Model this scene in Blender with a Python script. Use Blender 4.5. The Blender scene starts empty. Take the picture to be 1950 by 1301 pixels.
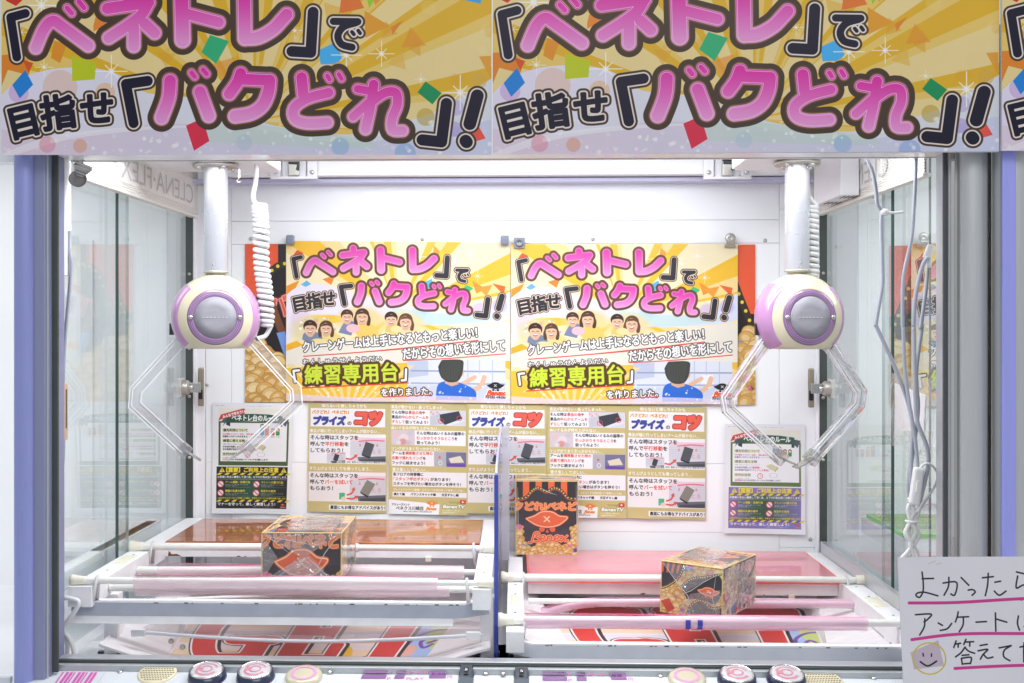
import bpy, bmesh, math, random
import numpy as np
from mathutils import Vector, Matrix

random.seed(7)
SC = bpy.context.scene
COL = SC.collection
R = math.radians
# ------------------------------------------------------------------ camera, world, lamps, exposure
FPX, VPX, VPY, YAW, CAMY = 2180.0, 916.0, 622.0, R(1.8), -1.87
cam_data = bpy.data.cameras.new('camera')
cam = bpy.data.objects.new('camera', cam_data)
COL.objects.link(cam)
cam.location = (0, CAMY, 0)
cam.rotation_euler = (R(90), 0, YAW)
cam_data.sensor_width = 36
cam_data.lens = FPX / 1950 * 36
cam_data.shift_x = (975 - VPX) / 1950
cam_data.shift_y = -(650.5 - VPY) / 1950
cam_data.clip_end = 100
cam_data.clip_start = 0.02
SC.camera = cam

world = bpy.data.worlds.new('World')
SC.world = world
world.use_nodes = True
wb = world.node_tree.nodes['Background']
wb.inputs[0].default_value = (0.88, 0.92, .98, 1)
wb.inputs[1].default_value = 0.5

def area(name, loc, rot, sx, sy, power, col=(1, 1, 1)):
    l = bpy.data.lights.new(name, 'AREA')
    l.shape = 'RECTANGLE'; l.size = sx; l.size_y = sy; l.energy = power; l.color = col
    o = bpy.data.objects.new(name, l)
    o.location = loc; o.rotation_euler = rot
    COL.objects.link(o)
    return o
area('lamp_cabinet_ceiling', (-.02, .40, .392), (R(6), 0, 0), 1.0, .34, 4.3, (.90, .95, 1))
area('lamp_cabinet_front', (-.02, .075, .375), (R(2), 0, 0), 1.25, .06, 7.4, (.93, .97, 1))
area('lamp_room', (.5, -3.2, 1.9), (R(58), 0, R(6)), 2.6, 1.2, 38, (1, .99, .98))
area('lamp_left_neighbour', (-1.35, .3, .39), (R(5), 0, 0), .8, .3, 3.0, (1, .99, .96))
area('lamp_right_neighbour', (1.4, .3, .39), (R(5), 0, 0), .9, .3, 5, (1, 1, 1))

vs = SC.view_settings
SC.display_settings.display_device = 'sRGB'
vs.view_transform = 'Standard'; vs.look = 'None'; vs.gamma = 1; vs.use_curve_mapping = False
vs.exposure = 0.18
cy = SC.cycles
cy.use_denoising = True
cy.max_bounces = 12; cy.transparent_max_bounces = 24; cy.transmission_bounces = 10
cy.glossy_bounces = 5; cy.diffuse_bounces = 4
cy.caustics_reflective = False; cy.caustics_refractive = False
cy.sample_clamp_indirect = 4

# ------------------------------------------------------------------ helpers
ca, sa = math.cos(YAW), math.sin(YAW)
def P(px, py, Y):
    """world point seen at photo pixel (px, py) and standing at depth Y"""
    u, v = (px - VPX) / FPX, -(py - VPY) / FPX
    d = Vector((-sa + u * ca, ca + u * sa, v))
    t = (Y - CAMY) / d.y
    return Vector((d.x * t, Y, d.z * t))
def PX(px, py, X):
    """world point on the vertical plane x = X"""
    u, v = (px - VPX) / FPX, -(py - VPY) / FPX
    d = Vector((-sa + u * ca, ca + u * sa, v))
    t = X / d.x
    return Vector((X, CAMY + d.y * t, d.z * t))
def PZ(px, py, Z):
    u, v = (px - VPX) / FPX, -(py - VPY) / FPX
    d = Vector((-sa + u * ca, ca + u * sa, v))
    t = Z / d.z
    return Vector((d.x * t, CAMY + d.y * t, Z))

def hexc(h):
    h = h.lstrip('#')
    return np.array([int(h[i:i + 2], 16) / 255 for i in (0, 2, 4)])
def lin(h):
    c = hexc(h) if isinstance(h, str) else np.array(h)
    return tuple(np.where(c <= .04045, c / 12.92, ((c + .055) / 1.055) ** 2.4)) + (1,)

MATS = {}
def mat(name, col='#ffffff', rough=.5, metal=0, coat=0, var=.05, vscale=40, bump=0, bscale=200, trans=0, ior=1.5,
        alpha=1, emit=0, stretch=(1, 1, 1), croughness=.08, spec=.5):
    if name in MATS: return MATS[name]
    m = bpy.data.materials.new(name); m.use_nodes = True
    nt = m.node_tree; b = nt.nodes['Principled BSDF']
    c = lin(col)
    b.inputs['Base Color'].default_value = c
    b.inputs['Roughness'].default_value = rough
    b.inputs['Metallic'].default_value = metal
    b.inputs['Coat Weight'].default_value = coat
    b.inputs['Coat Roughness'].default_value = croughness
    b.inputs['Transmission Weight'].default_value = trans
    b.inputs['IOR'].default_value = ior
    b.inputs['Specular IOR Level'].default_value = spec
    b.inputs['Alpha'].default_value = alpha
    if emit:
        b.inputs['Emission Color'].default_value = c
        b.inputs['Emission Strength'].default_value = emit
    tc = nt.nodes.new('ShaderNodeTexCoord')
    mp = nt.nodes.new('ShaderNodeMapping'); mp.inputs['Scale'].default_value = stretch
    nt.links.new(tc.outputs['Object'], mp.inputs[0])
    if var:
        n = nt.nodes.new('ShaderNodeTexNoise'); n.inputs['Scale'].default_value = vscale; n.inputs['Detail'].default_value = 6
        nt.links.new(mp.outputs[0], n.inputs['Vector'])
        r = nt.nodes.new('ShaderNodeMapRange')
        r.inputs['From Min'].default_value = .25; r.inputs['From Max'].default_value = .75
        r.inputs['To Min'].default_value = 1 - var; r.inputs['To Max'].default_value = 1 + var * .5
        nt.links.new(n.outputs[0], r.inputs[0])
        h = nt.nodes.new('ShaderNodeVectorMath'); h.operation = 'SCALE'
        h.inputs[0].default_value = c[:3]
        nt.links.new(r.outputs[0], h.inputs['Scale'])
        nt.links.new(h.outputs[0], b.inputs['Base Color'])
        r2 = nt.nodes.new('ShaderNodeMapRange')
        r2.inputs['To Min'].default_value = max(0, rough - .08); r2.inputs['To Max'].default_value = min(1, rough + .1)
        nt.links.new(n.outputs[0], r2.inputs[0]); nt.links.new(r2.outputs[0], b.inputs['Roughness'])
    if bump:
        n2 = nt.nodes.new('ShaderNodeTexNoise'); n2.inputs['Scale'].default_value = bscale; n2.inputs['Detail'].default_value = 4
        nt.links.new(mp.outputs[0], n2.inputs['Vector'])
        bp = nt.nodes.new('ShaderNodeBump'); bp.inputs['Strength'].default_value = bump; bp.inputs['Distance'].default_value = .002
        nt.links.new(n2.outputs[0], bp.inputs['Height'])
        nt.links.new(bp.outputs[0], b.inputs['Normal'])
    MATS[name] = m
    return m

def thin(name, tint='#ffffff', refl=1.45, rough=.0, body=0, bodycol='#ffffff', bump=0, bscale=30, smear=0, boost=0):
    """thin clear sheet: transparent + fresnel gloss (+ a little milky body)"""
    if name in MATS: return MATS[name]
    m = bpy.data.materials.new(name); m.use_nodes = True
    nt = m.node_tree; nt.nodes.clear()
    out = nt.nodes.new('ShaderNodeOutputMaterial')
    tr = nt.nodes.new('ShaderNodeBsdfTransparent'); tr.inputs[0].default_value = lin(tint)
    gl = nt.nodes.new('ShaderNodeBsdfGlossy'); gl.inputs['Roughness'].default_value = rough
    fr = nt.nodes.new('ShaderNodeFresnel'); fr.inputs[0].default_value = refl
    mx = nt.nodes.new('ShaderNodeMixShader')
    ge = nt.nodes.new('ShaderNodeNewGeometry'); io = nt.nodes.new('ShaderNodeMapRange')   # same reflectance from either face of the thin sheet
    io.inputs['To Min'].default_value = refl; io.inputs['To Max'].default_value = 1 / refl
    nt.links.new(ge.outputs['Backfacing'], io.inputs[0]); nt.links.new(io.outputs[0], fr.inputs[0])
    tc = nt.nodes.new('ShaderNodeTexCoord')
    first = tr.outputs[0]
    if body or smear:
        df = nt.nodes.new('ShaderNodeBsdfDiffuse'); df.inputs[0].default_value = lin(bodycol)
        mb = nt.nodes.new('ShaderNodeMixShader'); mb.inputs[0].default_value = body
        nt.links.new(tr.outputs[0], mb.inputs[1]); nt.links.new(df.outputs[0], mb.inputs[2])
        if smear:
            n = nt.nodes.new('ShaderNodeTexNoise'); n.inputs['Scale'].default_value = 4; n.inputs['Detail'].default_value = 5
            nt.links.new(tc.outputs['Object'], n.inputs[0])
            rr = nt.nodes.new('ShaderNodeMapRange'); rr.inputs['From Min'].default_value = .35; rr.inputs['From Max'].default_value = .8
            rr.inputs['To Min'].default_value = body; rr.inputs['To Max'].default_value = body + smear
            nt.links.new(n.outputs[0], rr.inputs[0]); nt.links.new(rr.outputs[0], mb.inputs[0])
        first = mb.outputs[0]
    if bump:
        n2 = nt.nodes.new('ShaderNodeTexVoronoi'); n2.feature = 'DISTANCE_TO_EDGE'; n2.inputs['Scale'].default_value = bscale
        n3 = nt.nodes.new('ShaderNodeTexNoise'); n3.inputs['Scale'].default_value = bscale * 1.4
        ad = nt.nodes.new('ShaderNodeMath'); ad.operation = 'ADD'
        nt.links.new(tc.outputs['Object'], n2.inputs['Vector']); nt.links.new(tc.outputs['Object'], n3.inputs['Vector'])
        nt.links.new(n2.outputs[0], ad.inputs[0]); nt.links.new(n3.outputs[0], ad.inputs[1])
        bp = nt.nodes.new('ShaderNodeBump'); bp.inputs['Strength'].default_value = bump; bp.inputs['Distance'].default_value = .01
        nt.links.new(ad.outputs[0], bp.inputs['Height'])
        nt.links.new(bp.outputs[0], gl.inputs['Normal']); nt.links.new(bp.outputs[0], fr.inputs['Normal'])
    fac = fr.outputs[0]
    if boost:
        a2 = nt.nodes.new('ShaderNodeMath'); a2.operation = 'ADD'; a2.inputs[1].default_value = boost
        nt.links.new(fac, a2.inputs[0]); fac = a2.outputs[0]
    nt.links.new(fac, mx.inputs[0]); nt.links.new(first, mx.inputs[1]); nt.links.new(gl.outputs[0], mx.inputs[2])
    nt.links.new(mx.outputs[0], out.inputs[0])
    MATS[name] = m
    return m

def tag(o, label=None, cat=None, group=None, kind=None):
    if label: o['label'] = label
    if cat: o['category'] = cat
    if group: o['group'] = group
    if kind: o['kind'] = kind
    return o

class MB:
    """collects shapes into one mesh"""
    def __init__(s): s.v = []; s.f = []; s.mi = []; s.uv = {}; s.sm = []
    def add(s, vs, fs, mi=0, smooth=False):
        b = len(s.v); s.v += [Vector(p) for p in vs]
        for f in fs: s.f.append([b + i for i in f]); s.mi.append(mi); s.sm.append(smooth)
        return s
    def box(s, x0, x1, y0, y1, z0, z1, mi=0, bev=0, M=None):
        bm = bmesh.new()
        bmesh.ops.create_cube(bm, size=1)
        for v in bm.verts:
            v.co = Vector(((x0 + x1) / 2 + v.co.x * (x1 - x0), (y0 + y1) / 2 + v.co.y * (y1 - y0), (z0 + z1) / 2 + v.co.z * (z1 - z0)))
        if bev: bmesh.ops.bevel(bm, geom=bm.edges[:], offset=bev, segments=2, affect='EDGES', profile=.5)
        bm.verts.index_update()
        vs = [(M @ v.co if M else v.co.copy()) for v in bm.verts]
        fs = [[v.index for v in f.verts] for f in bm.faces]
        bm.free()
        return s.add(vs, fs, mi)
    def hexa(s, a, b, mi=0):
        """a, b: two quads (4 points each), joined"""
        vs = list(a) + list(b)
        return s.add(vs, [[3, 2, 1, 0], [4, 5, 6, 7]] + [[i, (i + 1) % 4, 4 + (i + 1) % 4, 4 + i] for i in range(4)], mi)
    def tube(s, pts, r, n=10, mi=0, cap=True):
        pts = [Vector(p) for p in pts]
        rs = r if isinstance(r, (list, tuple)) else [r] * len(pts)
        vs, fs = [], []
        t0 = (pts[1] - pts[0]).normalized()
        up = Vector((0, 0, 1)) if abs(t0.z) < .9 else Vector((1, 0, 0))
        nrm = (up - t0 * up.dot(t0)).normalized()
        for i, p in enumerate(pts):
            a = pts[max(0, i - 1)]; b = pts[min(len(pts) - 1, i + 1)]
            t = (b - a).normalized()
            nrm = (nrm - t * nrm.dot(t)).normalized()
            bn = t.cross(nrm)
            for k in range(n):
                an = 2 * math.pi * k / n
                vs.append(p + (nrm * math.cos(an) + bn * math.sin(an)) * rs[i])
        for i in range(len(pts) - 1):
            for k in range(n):
                k2 = (k + 1) % n
                fs.append([i * n + k, i * n + k2, (i + 1) * n + k2, (i + 1) * n + k])
        s.add(vs, fs, mi, True)
        if cap:
            s.add(vs[:n], [list(range(n))[::-1]], mi); s.add(vs[-n:], [list(range(n))], mi)
        return s
    def sweep(s, pts, prof, side, mi=0):
        """closed profile [(a, b)]: a across in the path plane, b along 'side'"""
        pts = [Vector(p) for p in pts]; side = Vector(side).normalized(); n = len(prof)
        vs, fs = [], []
        for i, p in enumerate(pts):
            d1 = (pts[i] - pts[i - 1]).normalized() if i else None
            d2 = (pts[i + 1] - pts[i]).normalized() if i < len(pts) - 1 else None
            t = ((d1 or d2) + (d2 or d1)).normalized()
            ac = side.cross(t).normalized()
            k = 1 / max(.5, t.dot(d1 or d2))
            for a, b in prof: vs.append(p + ac * a * k + side * b)
        for i in range(len(pts) - 1):
            for k in range(n):
                k2 = (k + 1) % n
                fs.append([i * n + k, i * n + k2, (i + 1) * n + k2, (i + 1) * n + k])
        fs.append(list(range(n))[::-1]); fs.append([(len(pts) - 1) * n + k for k in range(n)])
        return s.add(vs, fs, mi)
    def lathe(s, prof, n=48, M=None, mi=0, smooth=True, a0=0, a1=2 * math.pi, post=None):
        """prof: (r, h) around local z"""
        full = abs(a1 - a0 - 2 * math.pi) < 1e-6
        m = n if full else n + 1
        vs, fs = [], []
        for r, h in prof:
            for k in range(m):
                a = a0 + (a1 - a0) * k / n
                v = Vector((r * math.cos(a), r * math.sin(a), h))
                if post: v = post(v)
                vs.append(M @ v if M else v)
        for i in range(len(prof) - 1):
            for k in range(n):
                k2 = (k + 1) % m
                fs.append([i * m + k, i * m + k2, (i + 1) * m + k2, (i + 1) * m + k])
        return s.add(vs, fs, mi, smooth)
    def disc(s, c, r, axis='y', n=32, mi=0):
        c = Vector(c)
        vs = []
        for k in range(n):
            a = 2 * math.pi * k / n
            vs.append(c + (Vector((math.cos(a), 0, math.sin(a))) if axis == 'y' else Vector((math.cos(a), math.sin(a), 0))) * r)
        return s.add(vs, [list(range(n))], mi)
    def grid(s, fn, nu, nv, mi=0, smooth=True, uvr=(0, 0, 1, 1)):
        """sheet from fn(u, v) with uvs; v = 0 at the top"""
        b = len(s.v)
        for j in range(nv + 1):
            for i in range(nu + 1): s.v.append(Vector(fn(i / nu, j / nv)))
        for j in range(nv):
            for i in range(nu):
                q = [(i, j), (i, j + 1), (i + 1, j + 1), (i + 1, j)]
                s.uv[len(s.f)] = [(uvr[0] + (uvr[2] - uvr[0]) * a / nu, 1 - (uvr[1] + (uvr[3] - uvr[1]) * c / nv)) for a, c in q]
                s.f.append([b + c * (nu + 1) + a for a, c in q]); s.mi.append(mi); s.sm.append(smooth)
        return s
    def build(s, name, mats, parent=None, origin=None, recalc=False):
        me = bpy.data.meshes.new(name)
        o0 = Vector(origin) if origin is not None else Vector((0, 0, 0))
        me.from_pydata([tuple(v - o0) for v in s.v], [], s.f)
        for m in (mats if isinstance(mats, (list, tuple)) else [mats]): me.materials.append(m)
        me.polygons.foreach_set('material_index', s.mi)
        me.polygons.foreach_set('use_smooth', s.sm)
        if s.uv:
            ul = me.uv_layers.new(name='UVMap')
            for fi, q in s.uv.items():
                for li, c in zip(me.polygons[fi].loop_indices, q): ul.data[li].uv = c
        me.update()
        if recalc:
            bm = bmesh.new(); bm.from_mesh(me); bmesh.ops.recalc_face_normals(bm, faces=bm.faces[:]); bm.to_mesh(me); bm.free()
        o = bpy.data.objects.new(name, me)
        COL.objects.link(o)
        if origin is not None: o.location = o0
        if parent: o.parent = parent
        return o

def empty(name, loc=(0, 0, 0)):
    o = bpy.data.objects.new(name, None); o.empty_display_size = .05
    o.location = loc; COL.objects.link(o)
    return o
def copy_tree(o, parent=None):
    c = o.copy(); COL.objects.link(c)
    if parent: c.parent = parent
    for ch in [k for k in bpy.data.objects if k.parent == o]: copy_tree(ch, c)
    return c
def smoothpts(pts, n=6):
    pts = [Vector(p) for p in pts]; out = []
    for i in range(len(pts) - 1):
        p0 = pts[max(0, i - 1)]; p1 = pts[i]; p2 = pts[i + 1]; p3 = pts[min(len(pts) - 1, i + 2)]
        for k in range(n):
            t = k / n
            out.append(.5 * ((2 * p1) + (p2 - p0) * t + (2 * p0 - 5 * p1 + 4 * p2 - p3) * t * t + (3 * p1 - p0 - 3 * p2 + p3) * t ** 3))
    out.append(pts[-1])
    return out

# ------------------------------------------------------------------ print shop: artwork for flat printed matter, drawn in code
_glyph = {}
def glyph_tris(s):
    if s in _glyph: return _glyph[s]
    cu = bpy.data.curves.new('lettering', 'FONT'); cu.body = s; cu.resolution_u = 4
    ob = bpy.data.objects.new('lettering', cu); COL.objects.link(ob)
    dg = bpy.context.evaluated_depsgraph_get()
    me = bpy.data.meshes.new_from_object(ob.evaluated_get(dg))
    me.calc_loop_triangles()
    v = np.array([x.co[:2] for x in me.vertices]) if len(me.vertices) else np.zeros((0, 2))
    t = np.array([x.vertices[:] for x in me.loop_triangles], int)
    bpy.data.objects.remove(ob); bpy.data.curves.remove(cu); bpy.data.meshes.remove(me)
    _glyph[s] = (v, t)
    return v, t

def edt(mask, Rm):
    """distance (px) to the nearest True pixel, capped at Rm"""
    H, W = mask.shape
    idx = np.arange(H)[:, None]
    up = np.maximum.accumulate(np.where(mask, idx, -10 ** 6), 0)
    dn = np.minimum.accumulate(np.where(mask, idx, 10 ** 6)[::-1], 0)[::-1]
    g = np.minimum(idx - up, dn - idx).astype(np.float32)
    g2 = np.minimum(g, Rm + 2) ** 2
    best = g2.copy()
    for dx in range(1, int(Rm) + 1):
        c = dx * dx
        if dx >= W: break
        best[:, dx:] = np.minimum(best[:, dx:], g2[:, :-dx] + c)
        best[:, :-dx] = np.minimum(best[:, :-dx], g2[:, dx:] + c)
    return np.sqrt(best)

class Art:
    def __init__(s, x0, y0, x1, y1, k, bg):
        s.x0, s.y0, s.k = x0, y0, k
        s.W, s.H = int(round((x1 - x0) * k)), int(round((y1 - y0) * k))
        s.a = np.zeros((s.H, s.W, 3), np.float32) + hexc(bg).astype(np.float32)
    def win(s, bx0, by0, bx1, by1):
        i0 = max(0, int((bx0 - s.x0) * s.k) - 1); i1 = min(s.W, int((bx1 - s.x0) * s.k) + 2)
        j0 = max(0, int((by0 - s.y0) * s.k) - 1); j1 = min(s.H, int((by1 - s.y0) * s.k) + 2)
        if i1 <= i0 or j1 <= j0: return None
        X = (np.arange(i0, i1) + .5) / s.k + s.x0; Y = (np.arange(j0, j1) + .5) / s.k + s.y0
        return (slice(j0, j1), slice(i0, i1)), X[None, :], Y[:, None]
    def col(s, c, X, Y):
        if isinstance(c, tuple):      # ('v', y0, c0, y1, c1) gradient
            t = (Y - c[1]) / (c[3] - c[1]) if c[0] == 'v' else (X - c[1]) / (c[3] - c[1])
            t = np.clip(t, 0, 1)[..., None]
            return hexc(c[2]) * (1 - t) + hexc(c[4]) * t
        return hexc(c)
    def blend(s, sl, al, c): s.a[sl] += (c - s.a[sl]) * al[..., None]
    def sdf(s, w, d, c, alpha=1):
        sl, X, Y = w
        al = np.clip(.5 - d * s.k, 0, 1) * alpha
        s.blend(sl, al, s.col(c, X, Y))
    def dist(s, X, Y, pts, r):
        d = None
        for i in range(max(1, len(pts) - 1)):
            ax, ay = pts[i]; bx, by = pts[min(i + 1, len(pts) - 1)]
            vx, vy = bx - ax, by - ay; L = vx * vx + vy * vy
            t = np.clip(((X - ax) * vx + (Y - ay) * vy) / L, 0, 1) if L > 0 else 0
            q = np.hypot(X - ax - t * vx, Y - ay - t * vy)
            d = q if d is None else np.minimum(d, q)
        return d - r
    def strokes(s, st, layers, smooth=True):
        """st: [(points, radius)]; layers: [(grow, colour)] or (grow, colour, inner grow) for a line"""
        st2 = []
        for pts, r in st:
            if smooth and len(pts) > 2: pts = [tuple(p)[:2] for p in smoothpts([(a, b, 0) for a, b in pts], 5)]
            st2.append((pts, r))
        g = max(l[0] for l in layers)
        xs = [p[0] for q, _ in st2 for p in q]; ys = [p[1] for q, _ in st2 for p in q]; rm = max(r for _, r in st2) + max(g, 0)
        w = s.win(min(xs) - rm, min(ys) - rm, max(xs) + rm, max(ys) + rm)
        if not w: return
        d = None
        for pts, r in st2:
            q = s.dist(w[1], w[2], pts, r); d = q if d is None else np.minimum(d, q)
        for l in layers:
            s.sdf(w, d - l[0] if len(l) == 2 else np.maximum(d - l[0], l[2] - d), l[1])
    def line(s, pts, r, c, smooth=True, alpha=1):
        if smooth and len(pts) > 2: pts = [tuple(p)[:2] for p in smoothpts([(a, b, 0) for a, b in pts], 5)]
        xs = [p[0] for p in pts]; ys = [p[1] for p in pts]
        w = s.win(min(xs) - r, min(ys) - r, max(xs) + r, max(ys) + r)
        if w: s.sdf(w, s.dist(w[1], w[2], pts, r), c, alpha)
    def poly(s, pts, c, alpha=1, smooth=False):
        if smooth: pts = [tuple(p)[:2] for p in smoothpts([(a, b, 0) for a, b in pts], 6)]
        xs = [p[0] for p in pts]; ys = [p[1] for p in pts]
        w = s.win(min(xs), min(ys), max(xs), max(ys))
        if not w: return
        ins = np.zeros((w[2].shape[0], w[1].shape[1]), bool); n = len(pts)
        for i in range(n):
            ax, ay = pts[i]; bx, by = pts[(i + 1) % n]
            if ay == by: continue
            ins ^= ((ay > w[2]) != (by > w[2])) & (w[1] < (bx - ax) * (w[2] - ay) / (by - ay) + ax)
        d = s.dist(w[1], w[2], list(pts) + [pts[0]], 0)
        s.sdf(w, np.where(ins, -d, d), c, alpha)
    def rect(s, x0, y0, x1, y1, c, alpha=1, rad=0):
        w = s.win(x0, y0, x1, y1)
        if not w: return
        cx, cy_ = (x0 + x1) / 2, (y0 + y1) / 2
        qx = np.abs(w[1] - cx) - (x1 - x0) / 2 + rad; qy = np.abs(w[2] - cy_) - (y1 - y0) / 2 + rad
        s.sdf(w, np.hypot(np.maximum(qx, 0), np.maximum(qy, 0)) + np.minimum(np.maximum(qx, qy), 0) - rad, c, alpha)
    def ell(s, x, y, rx, ry, c, rot=0, alpha=1, ring=0, soft=0):
        m = max(rx, ry) + soft
        w = s.win(x - m, y - m, x + m, y + m)
        if not w: return
        c_, s_ = math.cos(rot), math.sin(rot)
        X = (w[1] - x) * c_ + (w[2] - y) * s_; Y = -(w[1] - x) * s_ + (w[2] - y) * c_
        q = np.hypot(X / rx, Y / ry); d = (q - 1) * min(rx, ry)
        if soft:
            al = np.clip(.5 - d / soft, 0, 1) * alpha
            s.blend(w[0], al, s.col(c, w[1], w[2])); return
        if ring: d = np.abs(d + ring / 2) - ring / 2
        s.sdf(w, d, c, alpha)
    def text(s, t, x, y, h, layers, rot=0, w=None, align='c', sx=1, skew=0):
        """one line of lettering; (x, y) = centre (or left / right end) of the line, h = em height, w = forced width"""
        v, tr = glyph_tris(t)
        if not len(v): return
        v = v.copy(); lo, hi = v[:, 0].min(), v[:, 0].max()
        v[:, 1] -= .36
        v[:, 0] += v[:, 1] * skew
        v[:, 0] -= {'c': (lo + hi) / 2, 'l': lo, 'r': hi}[align]
        fx = (w / (hi - lo)) if w else h * sx
        v = v * (fx, -h)
        c_, s_ = math.cos(rot), math.sin(rot)
        v = np.stack([v[:, 0] * c_ + v[:, 1] * s_ + x, -v[:, 0] * s_ + v[:, 1] * c_ + y], 1)
        g = max(0, max(l[0] for l in layers)) + 2 / s.k
        W = s.win(v[:, 0].min() - g, v[:, 1].min() - g, v[:, 0].max() + g, v[:, 1].max() + g)
        if not W: return
        SS = 3
        (sj, si), X, Y = W
        hh, ww = (sj.stop - sj.start) * SS, (si.stop - si.start) * SS
        q = np.stack([((v[:, 0] - s.x0) * s.k - si.start) * SS - .5, ((v[:, 1] - s.y0) * s.k - sj.start) * SS - .5], 1)
        m = np.zeros((hh, ww), bool)
        for a, b, c in q[tr]:
            x0 = max(0, math.floor(min(a[0], b[0], c[0]))); x1 = min(ww, math.ceil(max(a[0], b[0], c[0])) + 1)
            y0 = max(0, math.floor(min(a[1], b[1], c[1]))); y1 = min(hh, math.ceil(max(a[1], b[1], c[1])) + 1)
            if x1 <= x0 or y1 <= y0: continue
            gx = np.arange(x0, x1)[None, :]; gy = np.arange(y0, y1)[:, None]
            e0 = (b[0] - a[0]) * (gy - a[1]) - (b[1] - a[1]) * (gx - a[0])
            e1 = (c[0] - b[0]) * (gy - b[1]) - (c[1] - b[1]) * (gx - b[0])
            e2 = (a[0] - c[0]) * (gy - c[1]) - (a[1] - c[1]) * (gx - c[0])
            m[y0:y1, x0:x1] |= ((e0 >= 0) & (e1 >= 0) & (e2 >= 0)) | ((e0 <= 0) & (e1 <= 0) & (e2 <= 0))
        D = None
        def down(a): return a.reshape(hh // SS, SS, ww // SS, SS).mean((1, 3))
        for gr, c in layers:
            if gr <= 0: al = down(m.astype(np.float32))
            else:
                if D is None: D = edt(m, g * s.k * SS + 2)
                al = down(np.clip(.5 - (D - gr * s.k * SS), 0, 1))
            s.blend(W[0], al, s.col(c, X, Y))
    def image(s, name, white=.94):
        a = np.clip(s.a, 0, 1) * white
        im = bpy.data.images.new(name, s.W, s.H, alpha=False)
        px = np.ones((s.H, s.W, 4), np.float32); px[..., :3] = a[::-1]
        im.pixels.foreach_set(px.ravel()); im.update(); im.pack()
        return im

def print_mat(name, art, rough=.35, coat=0, bump=0, bscale=60, spec=.5, grain=.04, croughness=.06):
    m = bpy.data.materials.new(name); m.use_nodes = True
    nt = m.node_tree; b = nt.nodes['Principled BSDF']
    t = nt.nodes.new('ShaderNodeTexImage'); t.image = art.image(name); t.extension = 'EXTEND'; t.interpolation = 'Linear'
    tc = nt.nodes.new('ShaderNodeTexCoord'); n = nt.nodes.new('ShaderNodeTexNoise')
    n.inputs['Scale'].default_value = 9; n.inputs['Detail'].default_value = 8
    nt.links.new(tc.outputs['Object'], n.inputs[0])
    mr = nt.nodes.new('ShaderNodeMapRange'); mr.inputs['From Min'].default_value = .3; mr.inputs['From Max'].default_value = .7
    mr.inputs['To Min'].default_value = 1 - grain; mr.inputs['To Max'].default_value = 1
    nt.links.new(n.outputs[0], mr.inputs[0])
    sc = nt.nodes.new('ShaderNodeVectorMath'); sc.operation = 'SCALE'
    nt.links.new(t.outputs[0], sc.inputs[0]); nt.links.new(mr.outputs[0], sc.inputs['Scale'])
    nt.links.new(sc.outputs[0], b.inputs['Base Color'])
    b.inputs['Roughness'].default_value = rough; b.inputs['Coat Weight'].default_value = coat
    b.inputs['Coat Roughness'].default_value = croughness; b.inputs['Specular IOR Level'].default_value = spec
    if bump:
        n2 = nt.nodes.new('ShaderNodeTexNoise'); n2.inputs['Scale'].default_value = bscale
        nt.links.new(tc.outputs['Object'], n2.inputs[0])
        bp = nt.nodes.new('ShaderNodeBump'); bp.inputs['Strength'].default_value = bump; bp.inputs['Distance'].default_value = .003
        nt.links.new(n2.outputs[0], bp.inputs['Height'])
        nt.links.new(bp.outputs[0], b.inputs['Normal']); nt.links.new(bp.outputs[0], b.inputs['Coat Normal'])
    return m

# ------------------------------------------------------------------ artwork
PINK = lambda y0, y1: ('v', y0, '#f23fae', y1, '#f2a6dc')
DOTD = lambda pts, r: (pts, r)
# the two-line headline, as pen strokes (shared by the banner and the back-wall posters)
B0 = 1755
def sh(pts, dx=B0): return [(x + dx, y) for x, y in pts]
HEAD1 = [
    ('k', [([(190, 100), (80, 130), (126, 425)], 33, 0)]),
    ('p', [([(268, 355), (330, 215), (395, 155), (470, 200), (662, 340)], 52, 1), ([(502, 58), (538, 98)], 31, 0), ([(592, 12), (630, 58)], 31, 0)]),
    ('p', [([(960, -50), (970, 30)], 54, 0), ([(805, 62), (1115, 18)], 54, 0), ([(1115, 18), (1040, 130), (815, 282)], 52, 1), ([(1003, 200), (1003, 342)], 53, 0), ([(1085, 175), (1160, 245)], 53, 0)]),
    ('p', [([(1362, -22), (1370, 298)], 62, 0), ([(1385, 100), (1640, 168)], 51, 0)]),
    ('p', [(sh([(75, -25), (80, 288)]), 57, 0), (sh([(80, 288), (180, 280), (285, 222), (350, 155), (390, 110)]), 55, 1)]),
    ('k', [(sh([(585, 92), (568, 392), (428, 384)]), 40, 0)]),
]
HEADDE = [('k', [(sh([(735, 160), (915, 162)]), 27, 0), (sh([(900, 170), (810, 200), (768, 265), (795, 330), (872, 352)]), 27, 1),
                 (sh([(872, 238), (886, 256)]), 14, 0), (sh([(918, 228), (932, 248)]), 14, 0)])]
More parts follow.
